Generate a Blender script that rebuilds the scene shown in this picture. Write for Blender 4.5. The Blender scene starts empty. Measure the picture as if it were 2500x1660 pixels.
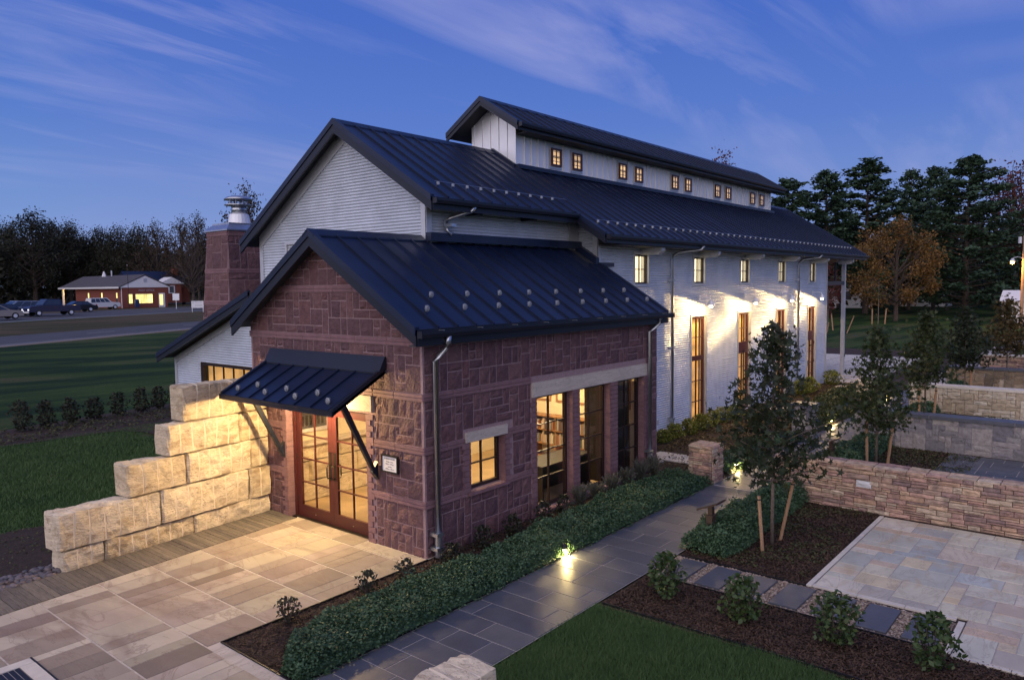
import bpy, bmesh, math, random
import numpy as np
from mathutils import Matrix, Vector
SC = bpy.context.scene
COL = SC.collection
R = random.Random(7)
rad = math.radians

# ------------------------------------------------------------------ camera
cd = bpy.data.cameras.new('camera'); cam = bpy.data.objects.new('camera', cd); COL.objects.link(cam)
SC.camera = cam
cd.sensor_width = 36; cd.lens = 36 * 1833.4 / 2500; cd.clip_start = .1; cd.clip_end = 3000
CAMP = Vector((-8.3823, -8.8364, 4.5))
_y, _p, _r = rad(39.6524), rad(-4.1471), rad(-0.6791)
_f = Vector((math.cos(_p)*math.cos(_y), math.cos(_p)*math.sin(_y), math.sin(_p)))
_rt = Vector((math.sin(_y), -math.cos(_y), 0)); _up = _rt.cross(_f)
_rt2 = math.cos(_r)*_rt + math.sin(_r)*_up; _up2 = -math.sin(_r)*_rt + math.cos(_r)*_up
cam.matrix_world = Matrix(((_rt2.x, _up2.x, -_f.x, CAMP.x), (_rt2.y, _up2.y, -_f.y, CAMP.y), (_rt2.z, _up2.z, -_f.z, CAMP.z), (0, 0, 0, 1)))

# ------------------------------------------------------------------ sky: dusk, sun just set in the west (-X)
W = bpy.data.worlds.new('World'); SC.world = W; W.use_nodes = True
nt = W.node_tree; bg = nt.nodes['Background']
def N(t, typ, **kw):
    n = t.nodes.new(typ)
    for k, v in kw.items(): setattr(n, k, v)
    return n
def ramp(t, stops, interp='LINEAR'):
    n = t.nodes.new('ShaderNodeValToRGB'); e = n.color_ramp; e.interpolation = interp
    while len(e.elements) < len(stops): e.elements.new(.5)
    for el, (p, c) in zip(e.elements, stops): el.position = p; el.color = (*c[:3], 1)
    return n
def math_n(t, op, a, b=None, c=None):
    n = t.nodes.new('ShaderNodeMath'); n.operation = op
    for i, v in enumerate((a, b, c)):
        if v is None: continue
        if isinstance(v, (int, float)): n.inputs[i].default_value = v
        else: t.links.new(v, n.inputs[i])
    return n.outputs[0]
def mixc(t, blend, fac, a, b):
    n = t.nodes.new('ShaderNodeMixRGB'); n.blend_type = blend
    for i, v in zip((0, 1, 2), (fac, a, b)):
        if isinstance(v, (int, float)): n.inputs[i].default_value = v
        elif isinstance(v, tuple): n.inputs[i].default_value = (*v[:3], 1)
        else: t.links.new(v, n.inputs[i])
    return n.outputs[0]
tc = N(nt, 'ShaderNodeTexCoord'); sep = N(nt, 'ShaderNodeSeparateXYZ'); nt.links.new(tc.outputs['Generated'], sep.inputs[0])
zc = math_n(nt, 'MAXIMUM', sep.outputs[2], 0.0)
sk = N(nt, 'ShaderNodeTexSky', sky_type='NISHITA', sun_disc=False)
sk.sun_elevation = rad(-1.5); sk.sun_rotation = rad(270); sk.ozone_density = 2.0
base = ramp(nt, [(0, (.30, .38, .68)), (.10, (.185, .29, .63)), (.20, (.105, .205, .60)), (.32, (.068, .155, .56)), (.75, (.05, .11, .42)), (1, (.045, .10, .38))])
nt.links.new(zc, base.inputs[0])
# after-glow round the western horizon
gx = math_n(nt, 'MULTIPLY_ADD', sep.outputs[0], -.5, .5)
glow = math_n(nt, 'MULTIPLY', math_n(nt, 'POWER', gx, 4.0), math_n(nt, 'POWER', math_n(nt, 'SUBTRACT', 1.0, math_n(nt, 'MINIMUM', zc, 1.0)), 3.2))
az_ = ramp(nt, [(0, (.8, .88, .98)), (.6, (.70, .86, .95)), (.78, (1.30, 1.28, 1.09)), (.92, (1.12, 1.12, 1.03)), (1, (1.08, 1.06, 1.0))], 'B_SPLINE'); nt.links.new(math_n(nt, 'MULTIPLY_ADD', sep.outputs[0], .5, .5), az_.inputs[0])
c1 = mixc(nt, 'ADD', glow, mixc(nt, 'MULTIPLY', 1.0, base.outputs[0], az_.outputs[0]), (1.0, .80, .74))
# thin cirrus: noise on a flat layer high above
den = math_n(nt, 'ADD', zc, .12)
uu = math_n(nt, 'DIVIDE', sep.outputs[0], den); vv = math_n(nt, 'DIVIDE', sep.outputs[1], den)
cmb = N(nt, 'ShaderNodeCombineXYZ'); nt.links.new(uu, cmb.inputs[0]); nt.links.new(vv, cmb.inputs[1])
mp = N(nt, 'ShaderNodeMapping'); mp.inputs['Rotation'].default_value = (0, 0, rad(57)); mp.inputs['Scale'].default_value = (.42, 1.9, 1); mp.inputs['Location'].default_value = (1.3, 2.1, 0)
nt.links.new(cmb.outputs[0], mp.inputs[0])
n1 = N(nt, 'ShaderNodeTexNoise'); n1.inputs['Scale'].default_value = 1.0; n1.inputs['Detail'].default_value = 8; n1.inputs['Roughness'].default_value = .58; n1.inputs['Distortion'].default_value = .5
nt.links.new(mp.outputs[0], n1.inputs[0])
n2 = N(nt, 'ShaderNodeTexNoise'); n2.inputs['Scale'].default_value = .55; n2.inputs['Detail'].default_value = 3
mp2 = N(nt, 'ShaderNodeMapping'); mp2.inputs['Location'].default_value = (5.4, .2, 0); nt.links.new(cmb.outputs[0], mp2.inputs[0]); nt.links.new(mp2.outputs[0], n2.inputs[0])
cl = ramp(nt, [(.46, (0, 0, 0)), (.74, (1, 1, 1))]); nt.links.new(n1.outputs[0], cl.inputs[0])
cl2 = ramp(nt, [(.40, (0, 0, 0)), (.62, (1, 1, 1))]); nt.links.new(n2.outputs[0], cl2.inputs[0])
cfd = ramp(nt, [(.08, (0, 0, 0)), (.22, (1, 1, 1))]); nt.links.new(zc, cfd.inputs[0])
cf = math_n(nt, 'MULTIPLY', math_n(nt, 'MULTIPLY', cl.outputs[0], cl2.outputs[0]), math_n(nt, 'MULTIPLY', cfd.outputs[0], .95))
c2 = mixc(nt, 'MIX', cf, c1, (.50, .49, .78))
skt = mixc(nt, 'ADD', .12, mixc(nt, 'MULTIPLY', 1.0, c2, (10, 10, 10)), sk.outputs[0])
nt.links.new(skt, bg.inputs[0]); bg.inputs[1].default_value = .1

# ------------------------------------------------------------------ soft light of the set sun from the west
sd = bpy.data.lights.new('sun', 'SUN'); sd.energy = 2.4; sd.angle = rad(110); sd.color = (1, .87, .77)
so = bpy.data.objects.new('sun', sd); COL.objects.link(so)
so.rotation_euler = Vector((.85, .20, -.48)).to_track_quat('-Z', 'Y').to_euler()
SC.view_settings.view_transform = 'Standard'; SC.view_settings.look = 'None'; SC.view_settings.exposure = 0; SC.view_settings.gamma = 1
SC.cycles.use_denoising = True
SC.cycles.max_bounces = 6; SC.cycles.diffuse_bounces = 3; SC.cycles.glossy_bounces = 3; SC.cycles.transmission_bounces = 4; SC.cycles.transparent_max_bounces = 12
SC.cycles.sample_clamp_indirect = 6; SC.cycles.caustics_reflective = False; SC.cycles.caustics_refractive = False

# ------------------------------------------------------------------ materials
def mat(name, cols, rough=.8, nscale=6, namt=.35, bump=.3, bscale=None, metal=0, piece=True, stretch=(1, 1, 1), spec=.4, rnd_amt=1.0, detail=5, blotch=None, bdist=.02, veins=None):
    """cols: palette picked per piece (object / island random), with noise grain in world space."""
    m = bpy.data.materials.new(name); m.use_nodes = True; t = m.node_tree; b = t.nodes['Principled BSDF']
    b.inputs['Roughness'].default_value = rough; b.inputs['Metallic'].default_value = metal; b.inputs['Specular IOR Level'].default_value = spec
    geo = N(t, 'ShaderNodeNewGeometry')
    if len(cols) > 1 and piece:
        oi = N(t, 'ShaderNodeObjectInfo')
        s = math_n(t, 'FRACT', math_n(t, 'ADD', oi.outputs['Random'], geo.outputs['Random Per Island']))
        rp = ramp(t, [(i / (len(cols) - 1), c) for i, c in enumerate(cols)]); t.links.new(s, rp.inputs[0]); colr = rp.outputs[0]
    elif len(cols) > 1:
        nz = N(t, 'ShaderNodeTexNoise'); nz.inputs['Scale'].default_value = nscale * .23; nz.inputs['Detail'].default_value = 4
        t.links.new(geo.outputs['Position'], nz.inputs[0])
        rp = ramp(t, [(.3 + .4 * i / (len(cols) - 1), c) for i, c in enumerate(cols)]); t.links.new(nz.outputs[0], rp.inputs[0]); colr = rp.outputs[0]
    else:
        colr = cols[0]
    mp = N(t, 'ShaderNodeMapping'); mp.inputs['Scale'].default_value = stretch; t.links.new(geo.outputs['Position'], mp.inputs[0])
    nz = N(t, 'ShaderNodeTexNoise'); nz.inputs['Scale'].default_value = nscale; nz.inputs['Detail'].default_value = detail; nz.inputs['Roughness'].default_value = .6
    t.links.new(mp.outputs[0], nz.inputs[0])
    rv = ramp(t, [(.3, (1 - namt,) * 3), (.7, (1 + namt,) * 3)]); t.links.new(nz.outputs[0], rv.inputs[0])
    out = mixc(t, 'MULTIPLY', 1.0, colr, rv.outputs[0])
    if blotch:
        nb = N(t, 'ShaderNodeTexNoise'); nb.inputs['Scale'].default_value = blotch[1]; nb.inputs['Detail'].default_value = 6; nb.inputs['Distortion'].default_value = 1.2
        t.links.new(mp.outputs[0], nb.inputs[0])
        rb = ramp(t, [(.54, (0, 0, 0)), (.68, (1, 1, 1))]); t.links.new(nb.outputs[0], rb.inputs[0])
        out = mixc(t, 'MIX', math_n(t, 'MULTIPLY', rb.outputs[0], blotch[2]), out, blotch[0])
    if veins:
        nv = N(t, 'ShaderNodeTexNoise'); nv.inputs['Scale'].default_value = veins[1]; nv.inputs['Detail'].default_value = 7; nv.inputs['Distortion'].default_value = 1.6; nv.inputs['Roughness'].default_value = .62
        t.links.new(mp.outputs[0], nv.inputs[0]); rw_ = veins[3] if len(veins) > 3 else .03
        rv_ = ramp(t, [(.5 - rw_, (0, 0, 0)), (.5, (1, 1, 1)), (.5 + rw_, (0, 0, 0))]); t.links.new(nv.outputs[0], rv_.inputs[0])
        out = mixc(t, 'MIX', math_n(t, 'MULTIPLY', rv_.outputs[0], veins[2]), out, veins[0])
    t.links.new(out, b.inputs['Base Color'])
    if bump:
        nb2 = N(t, 'ShaderNodeTexNoise'); nb2.inputs['Scale'].default_value = bscale or nscale * 3; nb2.inputs['Detail'].default_value = 6
        t.links.new(mp.outputs[0], nb2.inputs[0])
        bu = N(t, 'ShaderNodeBump'); bu.inputs['Strength'].default_value = bump; bu.inputs['Distance'].default_value = bdist
        t.links.new(nb2.outputs[0], bu.inputs['Height']); t.links.new(bu.outputs[0], b.inputs['Normal'])
    return m
def emis(name, col, strength, var=0):
    m = bpy.data.materials.new(name); m.use_nodes = True; t = m.node_tree; b = t.nodes['Principled BSDF']
    b.inputs['Base Color'].default_value = (*[min(c, .8) for c in col], 1); b.inputs['Roughness'].default_value = .8
    b.inputs['Emission Color'].default_value = (*col, 1); b.inputs['Emission Strength'].default_value = strength
    if var:
        geo = N(t, 'ShaderNodeNewGeometry'); nz = N(t, 'ShaderNodeTexNoise'); nz.inputs['Scale'].default_value = var; t.links.new(geo.outputs['Position'], nz.inputs[0])
        t.links.new(math_n(t, 'MULTIPLY', nz.outputs[0], 2 * strength), b.inputs['Emission Strength'])
    return m
def glassm(name, tint=(.95, .95, .94), gl=.035):
    m = bpy.data.materials.new(name); m.use_nodes = True; t = m.node_tree; t.nodes.clear()
    o = N(t, 'ShaderNodeOutputMaterial'); tr = N(t, 'ShaderNodeBsdfTransparent'); tr.inputs[0].default_value = (*tint, 1)
    g = N(t, 'ShaderNodeBsdfGlossy'); g.inputs['Roughness'].default_value = .01; g.inputs[0].default_value = (.95, .95, .95, 1)
    fr = N(t, 'ShaderNodeLayerWeight'); fr.inputs[0].default_value = .5
    mx = N(t, 'ShaderNodeMixShader'); t.links.new(math_n(t, 'MULTIPLY_ADD', math_n(t, 'POWER', fr.outputs['Facing'], 4.0), .55, gl), mx.inputs[0])
    t.links.new(tr.outputs[0], mx.inputs[1]); t.links.new(g.outputs[0], mx.inputs[2]); t.links.new(mx.outputs[0], o.inputs[0])
    return m
def leafm(name, cols, rough=.55, trans=.25):
    m = bpy.data.materials.new(name); m.use_nodes = True; t = m.node_tree; b = t.nodes['Principled BSDF']
    b.inputs['Roughness'].default_value = rough; b.inputs['Specular IOR Level'].default_value = .35
    geo = N(t, 'ShaderNodeNewGeometry'); oi = N(t, 'ShaderNodeObjectInfo')
    nz = N(t, 'ShaderNodeTexNoise'); nz.inputs['Scale'].default_value = .9; t.links.new(geo.outputs['Position'], nz.inputs[0])
    s = math_n(t, 'ADD', math_n(t, 'MULTIPLY', geo.outputs['Random Per Island'], .55), math_n(t, 'MULTIPLY', nz.outputs[0], .6))
    s = math_n(t, 'ADD', s, math_n(t, 'MULTIPLY_ADD', oi.outputs['Random'], .16, -.14))
    rp = ramp(t, [(i / (len(cols) - 1), c) for i, c in enumerate(cols)]); t.links.new(s, rp.inputs[0])
    t.links.new(rp.outputs[0], b.inputs['Base Color'])
    tl = N(t, 'ShaderNodeBsdfTranslucent'); t.links.new(rp.outputs[0], tl.inputs[0])
    mx = N(t, 'ShaderNodeMixShader'); mx.inputs[0].default_value = trans
    o = t.nodes['Material Output']; t.links.new(b.outputs[0], mx.inputs[1]); t.links.new(tl.outputs[0], mx.inputs[2]); t.links.new(mx.outputs[0], o.inputs[0])
    return m

M = {}
M['sand'] = mat('red_sandstone', [(.135, .070, .074), (.10, .053, .061), (.165, .087, .086), (.118, .061, .069), (.15, .073, .072)], .85, 9, .25, .9, 26, bdist=.03)
M['band'] = mat('sawn_sandstone', [(.215, .12, .128), (.19, .104, .112), (.23, .128, .135)], .8, 10, .15, .25, 40)
M['mortar'] = mat('mortar', [(.30, .20, .205)], .9, 20, .2, .3)
M['mortarg'] = mat('grey_mortar', [(.40, .36, .33)], .9, 20, .2, .3)
M['dirtm'] = mat('dark_joint', [(.06, .05, .045)], .95, 20, .3, .3)
M['metal'] = mat('galvanised_sheet', [(.56, .60, .66), (.66, .70, .76)], .38, 2.2, .10, .06, 30, metal=.3, piece=False)
M['flat_metal'] = mat('flat_zinc_panel', [(.74, .75, .78), (.84, .84, .86)], .45, 1.5, .06, .05, 20, metal=.35)
M['trim'] = mat('grey_metal_trim', [(.55, .56, .58)], .45, 5, .08, .05, metal=.5)
M['pipe'] = mat('galvanised_pipe', [(.50, .52, .55)], .32, 8, .12, .06, metal=.9)
M['roof'] = mat('dark_blue_roof_metal', [(.005, .011, .034), (.008, .015, .042), (.006, .012, .037)], .40, 1.6, .26, .16, 2.2, spec=.42, stretch=(1, .35, 1))
M['fascia'] = mat('dark_fascia_metal', [(.009, .012, .023)], .42, 2, .12, .04, spec=.4)
M['soffit'] = mat('soffit', [(.05, .052, .058)], .7, 5, .1, .1)
M['lime'] = mat('limestone_block', [(.56, .465, .33), (.64, .54, .39), (.50, .41, .28), (.60, .49, .33)], .9, 7, .22, .9, 22, stretch=(.7, .7, 1.7), blotch=((.27, .18, .10), 2.6, .6), bdist=.03, veins=((.20, .13, .08), 1.8, .65, .014))
M['limesm'] = mat('smooth_limestone', [(.55, .48, .40), (.50, .44, .37)], .8, 4, .12, .2, 30, blotch=((.30, .25, .2), 3, .4), stretch=(.4, 1, 2), veins=((.25, .2, .16), 3, .6, .02))
M['patio'] = mat('patio_sandstone', [(.42, .35, .25), (.26, .205, .16), (.54, .47, .36), (.19, .15, .115), (.41, .335, .265), (.36, .315, .225), (.25, .19, .16), (.46, .385, .31)], .75, 2.2, .14, .25, 25, blotch=((.19, .13, .095), 1.3, .55), stretch=(1, .45, 1), bdist=.006, veins=((.20, .14, .11), 1.1, .5, .018))
M['comb'] = mat('combed_grey_stone', [(.16, .135, .105), (.115, .10, .085), (.20, .17, .13)], .85, 14, .3, .5, 60, stretch=(3, .4, 1))
M['blue'] = mat('bluestone_slab', [(.072, .080, .105), (.098, .102, .118), (.058, .068, .095), (.085, .088, .105)], .48, 3, .14, .35, 22, bdist=.008, spec=.5)
M['slate'] = mat('dark_slate', [(.07, .078, .098), (.10, .105, .12), (.06, .07, .09)], .5, 4, .2, .3, 25, bdist=.006)
M['patio2'] = mat('pale_quartzite', [(.56, .54, .44), (.60, .48, .29), (.45, .475, .44), (.58, .53, .39), (.37, .40, .38), (.53, .40, .28), (.63, .61, .51)], .65, 2.5, .14, .3, 25, blotch=((.46, .34, .19), 1.8, .55), stretch=(.6, 1.2, 1), bdist=.006, veins=((.30, .24, .18), 1.5, .5, .02))
M['white_stone'] = mat('white_stone', [(.62, .62, .62)], .7, 5, .08, .2)
M['ledge'] = mat('ledgestone', [(.46, .30, .20), (.30, .19, .16), (.54, .38, .25), (.23, .16, .15), (.50, .31, .24), (.40, .30, .21), (.57, .46, .34)], .88, 9, .3, .8, 28, blotch=((.13, .10, .10), 3, .5))
M['ashgrey'] = mat('grey_ashlar', [(.22, .205, .22), (.36, .32, .29), (.14, .135, .155), (.28, .26, .25), (.41, .37, .32)], .85, 9, .25, .6, 28)
M['cream'] = mat('cream_fieldstone', [(.52, .45, .34), (.60, .53, .42), (.43, .35, .25), (.48, .40, .28), (.36, .29, .2)], .88, 8, .22, .6, 26)
M['rubble'] = mat('brown_rubble', [(.24, .18, .12), (.36, .28, .19), (.16, .125, .09), (.30, .22, .14), (.45, .38, .28)], .88, 8, .25, .6, 26)
M['creamcap'] = mat('cream_capstone', [(.60, .55, .47)], .75, 5, .1, .2)
M['mulch'] = mat('mulch_soil', [(.030, .019, .013), (.055, .033, .022)], .95, 30, .5, .8, 60, piece=False)
M['chip'] = mat('bark_chip', [(.05, .030, .020), (.085, .047, .030), (.028, .019, .015), (.10, .062, .042)], .9, 30, .3, .2)
M['pebble'] = mat('pea_gravel', [(.28, .20, .15), (.36, .29, .22), (.20, .15, .12), (.42, .36, .30), (.24, .15, .12)], .8, 20, .2, .2)
M['river'] = mat('river_pebble', [(.10, .095, .105), (.17, .14, .14), (.07, .07, .085), (.20, .15, .13)], .55, 20, .2, .1)
M['gravelbed'] = mat('gravel_bed', [(.16, .115, .085), (.25, .19, .15)], .9, 40, .4, .6, 80, piece=False)
M['iron'] = mat('black_iron', [(.018, .018, .02)], .45, 10, .1, .05, metal=.4)
M['bronze'] = mat('dark_bronze', [(.05, .042, .035)], .35, 10, .1, .05, metal=.7)
M['brown'] = mat('brown_paint', [(.045, .025, .02)], .5, 10, .1, .05)
M['redwood'] = mat('dark_red_paint', [(.062, .014, .0135)], .38, 5, .10, .04, spec=.45)
M['darkframe'] = mat('dark_window_frame', [(.025, .014, .014)], .4, 6, .1, .04)
M['stake'] = mat('pale_pine_wood', [(.36, .215, .12)], .8, 9, .25, .2, stretch=(3, 3, .4))
M['bark'] = mat('young_bark', [(.16, .125, .10)], .9, 14, .3, .4)
M['dbark'] = mat('dark_bark', [(.07, .052, .042)], .95, 5, .3, .4)
M['glass'] = glassm('window_glass')
M['doorglass'] = glassm('door_glass', (.97, .96, .93), .03)
M['clear'] = mat('clear_polycarbonate', [(.24, .25, .27)], .3, 60, .35, .1, spec=.6)
M['asphalt'] = mat('asphalt', [(.055, .055, .06), (.075, .073, .078)], .8, 2, .15, .2, 60, piece=False)
M['paint'] = mat('white_road_paint', [(.42, .42, .42)], .7, 8, .3, .1)
M['white'] = mat('white_painted_board', [(.72, .71, .72)], .6, 5, .05, .05)
M['cream_wall'] = mat('cream_plaster', [(.70, .60, .42)], .7, 5, .05, .05)
M['wood'] = mat('warm_wood', [(.26, .13, .06), (.30, .16, .075)], .55, 5, .2, .1, stretch=(1, 1, 4))
M['darkwood'] = mat('dark_furniture', [(.018, .014, .014)], .6, 5, .1, .05)
M['floor'] = mat('interior_floor', [(.40, .29, .17)], .6, 2, .2, .1)
M['brick'] = mat('red_brick_wall', [(.22, .065, .045)], .85, 8, .15, .2)
M['shingle'] = mat('grey_shingle', [(.075, .07, .075)], .85, 12, .2, .3)
M['bulb'] = emis('lamp_bulb', (1, .72, .36), 60)
M['bulb2'] = emis('path_lamp_lens', (1, .76, .30), 60)
M['shade'] = emis('lit_window_blind', (1, .80, .44), 2.3, .8)
M['glowroom'] = emis('lit_clerestory_ceiling', (1, .62, .26), .9, 2.5)
M['curtain'] = emis('lit_curtain', (1, .52, .17), .55, 3)
M['shopglow'] = emis('lit_shop_window', (1, .78, .25), 1.3, 1.2)
M['street'] = emis('sodium_lamp', (1, .45, .08), 30)

# ------------------------------------------------------------------ helpers
class MB:
    def __init__(s): s.v = []; s.f = []
    def add(s, vs, fs):
        o = len(s.v); s.v += [tuple(v) for v in vs]; s.f += [tuple(i + o for i in f) for f in fs]; return s
    def box(s, x0, y0, z0, x1, y1, z1):
        x0, x1 = min(x0, x1), max(x0, x1); y0, y1 = min(y0, y1), max(y0, y1); z0, z1 = min(z0, z1), max(z0, z1)
        return s.add([(x0, y0, z0), (x1, y0, z0), (x1, y1, z0), (x0, y1, z0), (x0, y0, z1), (x1, y0, z1), (x1, y1, z1), (x0, y1, z1)],
                     [(0, 3, 2, 1), (4, 5, 6, 7), (0, 1, 5, 4), (1, 2, 6, 5), (2, 3, 7, 6), (3, 0, 4, 7)])
    def prism(s, pts, d):
        """closed polygon pts (3-D) pushed along vector d"""
        n = len(pts); d = Vector(d); a = [Vector(p) for p in pts]
        nrm = Vector((0, 0, 0))
        for i in range(n): nrm += a[i].cross(a[(i + 1) % n])
        if nrm.dot(d) > 0: a.reverse()
        return s.add(a + [p + d for p in a], [tuple(range(n)), tuple(range(2 * n - 1, n - 1, -1))] + [(j, i, i + n, j + n) for i in range(n) for j in ((i + 1) % n,)])
    def tube(s, pts, r, n=8, cap=True):
        pts = [Vector(p) for p in pts]; rs = r if isinstance(r, (list, tuple)) else [r] * len(pts); vs = []; fs = []
        for i, p in enumerate(pts):
            t = (pts[min(i + 1, len(pts) - 1)] - pts[max(i - 1, 0)]).normalized()
            a = t.cross(Vector((0, 0, 1)) if abs(t.z) < .9 else Vector((1, 0, 0))).normalized(); b = t.cross(a)
            for k in range(n): vs.append(p + rs[i] * (math.cos(2 * math.pi * k / n) * a + math.sin(2 * math.pi * k / n) * b))
        for i in range(len(pts) - 1):
            for k in range(n):
                q = (k + 1) % n; fs.append((i * n + k, i * n + q, (i + 1) * n + q, (i + 1) * n + k))
        if cap: fs += [tuple(range(n - 1, -1, -1)), tuple(range((len(pts) - 1) * n, len(pts) * n))]
        return s.add(vs, fs)
    def lathe(s, c, prof, n=16, axis='z'):
        vs = []; fs = []; c = Vector(c)
        for r, h in prof:
            for k in range(n):
                a = 2 * math.pi * k / n; p = (r * math.cos(a), r * math.sin(a), h)
                if axis == 'y': p = (p[0], -p[2], p[1])
                vs.append(c + Vector(p))
        for i in range(len(prof) - 1):
            for k in range(n):
                q = (k + 1) % n; fs.append((i * n + k, i * n + q, (i + 1) * n + q, (i + 1) * n + k))
        fs += [tuple(range(n - 1, -1, -1)), tuple(range((len(prof) - 1) * n, len(prof) * n))]
        return s.add(vs, fs)
    def mesh(s, name, m, smooth=False):
        me = bpy.data.meshes.new(name); me.from_pydata([tuple(v) for v in s.v], [], s.f); me.materials.append(m if not isinstance(m, str) else M[m])
        if smooth: me.polygons.foreach_set('use_smooth', [True] * len(me.polygons))
        me.update(); return me
    def build(s, name, m, parent=None, smooth=False, **kw):
        return link(name, s.mesh(name, m, smooth), parent, **kw)
def link(name, me, parent=None, mw=None, **kw):
    o = bpy.data.objects.new(name, me); COL.objects.link(o)
    if parent is not None: o.parent = parent
    if mw is not None: o.matrix_basis = mw
    for k, v in kw.items(): o[k] = v
    return o
def thing(name, label, cat, loc=(0, 0, 0), rz=0, group=None):
    o = bpy.data.objects.new(name, None); COL.objects.link(o); o.location = loc; o.rotation_euler = (0, 0, rz); o.empty_display_size = .2
    o['label'] = label; o['category'] = cat
    if group: o['group'] = group
    return o
def tag(o, label, cat, group=None):
    o['label'] = label; o['category'] = cat
    if group: o['group'] = group
    return o
def kids(o): return [c for c in ALLCH.get(o.name, [])]
def dup(o, loc=None, rz=None, sc=None, label=None, parent=None):
    c = o.copy(); COL.objects.link(c)
    if parent is not None: c.parent = parent
    if loc is not None: c.location = loc
    if rz is not None: c.rotation_euler = (0, 0, rz)
    if sc is not None: c.scale = sc if isinstance(sc, tuple) else (sc,) * 3
    if label: c['label'] = label
    for k in o.children: dup(k, parent=c)
    return c
def meshnp(name, V, F, m, smooth=False):
    """V (n,3) array, F (k,c) array of equal sized faces"""
    me = bpy.data.meshes.new(name); V = np.asarray(V, np.float32); F = np.asarray(F, np.int32); k, c = F.shape
    me.vertices.add(len(V)); me.vertices.foreach_set('co', V.ravel()); me.loops.add(k * c); me.loops.foreach_set('vertex_index', F.ravel())
    me.polygons.add(k); me.polygons.foreach_set('loop_start', np.arange(k, dtype=np.int32) * c); me.polygons.foreach_set('loop_total', np.full(k, c, np.int32))
    me.materials.append(M[m] if isinstance(m, str) else m); me.update(calc_edges=True)
    if smooth: me.polygons.foreach_set('use_smooth', [True] * k)
    return me
NR = np.random.default_rng(11)
def rot_frames(n, up=.0):
    """random orthonormal frames; up>0 biases normals upwards"""
    nv = NR.normal(size=(n, 3)); nv[:, 2] = np.abs(nv[:, 2]) + up; nv /= np.linalg.norm(nv, axis=1)[:, None]
    t = NR.normal(size=(n, 3)); a = np.cross(nv, t); a /= np.linalg.norm(a, axis=1)[:, None] + 1e-9; b = np.cross(nv, a)
    return a, b, nv
LEAF = {'quad': [(-.5, 0, 0), (0, -.32, .08), (.5, 0, 0), (0, .32, .08)],
        'tri': [(-.5, -.2, 0), (.5, 0, .05), (-.5, .2, 0)],
        'star': [(math.cos(a) * r - .1, math.sin(a) * r, .06 * (r > .4)) for a, r in [(rad(180), .16), (rad(215), .42), (rad(250), .19), (rad(288), .52), (rad(325), .2), (rad(0), .62), (rad(35), .2), (rad(72), .52), (rad(110), .19), (rad(145), .42)]],
        'needle': [(0, -.05, 0), (1, -.04, 0), (1, .04, 0), (0, .05, 0)]}
def leaves(C, size, kind='quad', up=.3, dirs=None, var=.35):
    C = np.asarray(C, float); n = len(C); L = np.array(LEAF[kind]); a, b, nv = rot_frames(n, up)
    if dirs is not None:
        a = dirs + NR.normal(size=(n, 3)) * .35; a /= np.linalg.norm(a, axis=1)[:, None]; b = np.cross(a, NR.normal(size=(n, 3))); b /= np.linalg.norm(b, axis=1)[:, None] + 1e-9; nv = np.cross(a, b)
    s = (size * (1 + var * NR.uniform(-1, 1, n)))[:, None, None]
    V = C[:, None, :] + s * (L[None, :, 0:1] * a[:, None, :] + L[None, :, 1:2] * b[:, None, :] + L[None, :, 2:3] * nv[:, None, :])
    k = L.shape[0]
    return V.reshape(-1, 3), np.arange(n * k).reshape(n, k)

# rock-faced stones: four shared unit meshes (x = along, y = depth outwards at -y, z = up), size 1 x 1 x 1
def rock_mesh(name, m, seed, rough=.5, edge=.35, g=4):
    r = random.Random(seed); b = MB(); V = []
    for j in range(g):
        for i in range(g):
            ed = i in (0, g - 1) or j in (0, g - 1)
            x = -.5 + i / (g - 1); z = -.5 + j / (g - 1)
            if not ed: x += r.uniform(-.09, .09); z += r.uniform(-.09, .09)
            V.append((x, -(edge + r.uniform(-.1, .1) if ed else edge + .2 + r.uniform(-rough, rough) * .8), z))
    fs = [(j * g + i, j * g + i + 1, (j + 1) * g + i + 1, (j + 1) * g + i) for j in range(g - 1) for i in range(g - 1)]
    ring = [i for i in range(g)] + [j * g + g - 1 for j in range(1, g)] + [(g - 1) * g + i for i in range(g - 2, -1, -1)] + [j * g for j in range(g - 2, 0, -1)]
    o = len(V); V += [(V[i][0], .0, V[i][2]) for i in ring]; n = len(ring)
    fs += [(ring[(k + 1) % n], ring[k], o + k, o + (k + 1) % n) for k in range(n)]
    b.add(V, fs); return b.mesh(name, m)
def flat_mesh(name, m, bev=.06):
    b = MB(); e = .5; i = .5 - bev
    b.add([(-e, 0, -e), (e, 0, -e), (e, 0, e), (-e, 0, e), (-e, -.8, -e), (e, -.8, -e), (e, -.8, e), (-e, -.8, e), (-i, -1, -i), (i, -1, -i), (i, -1, i), (-i, -1, i)],
          [(0, 1, 5, 4), (1, 2, 6, 5), (2, 3, 7, 6), (3, 0, 4, 7), (4, 5, 9, 8), (5, 6, 10, 9), (6, 7, 11, 10), (7, 4, 8, 11), (8, 9, 10, 11)])
    return b.mesh(name, m)
def basis(u, n, v, loc, su, sn, sv):
    """matrix taking unit stone (x along u, -y outwards along n, z along v) to place"""
    u = Vector(u); n = Vector(n); v = Vector(v)
    return Matrix(((u.x * su, -n.x * sn, v.x * sv, loc[0]), (u.y * su, -n.y * sn, v.y * sv, loc[1]), (u.z * su, -n.z * sn, v.z * sv, loc[2]), (0, 0, 0, 1)))
def bake(name, items, m, parent, **kw):
    """many (mesh, matrix) joined into one stuff mesh"""
    b = MB()
    for me, mw in items: b.add([mw @ v.co for v in me.vertices], [tuple(p.vertices) for p in me.polygons])
    return b.build(name, m, parent, kind='stuff', **kw)
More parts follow.
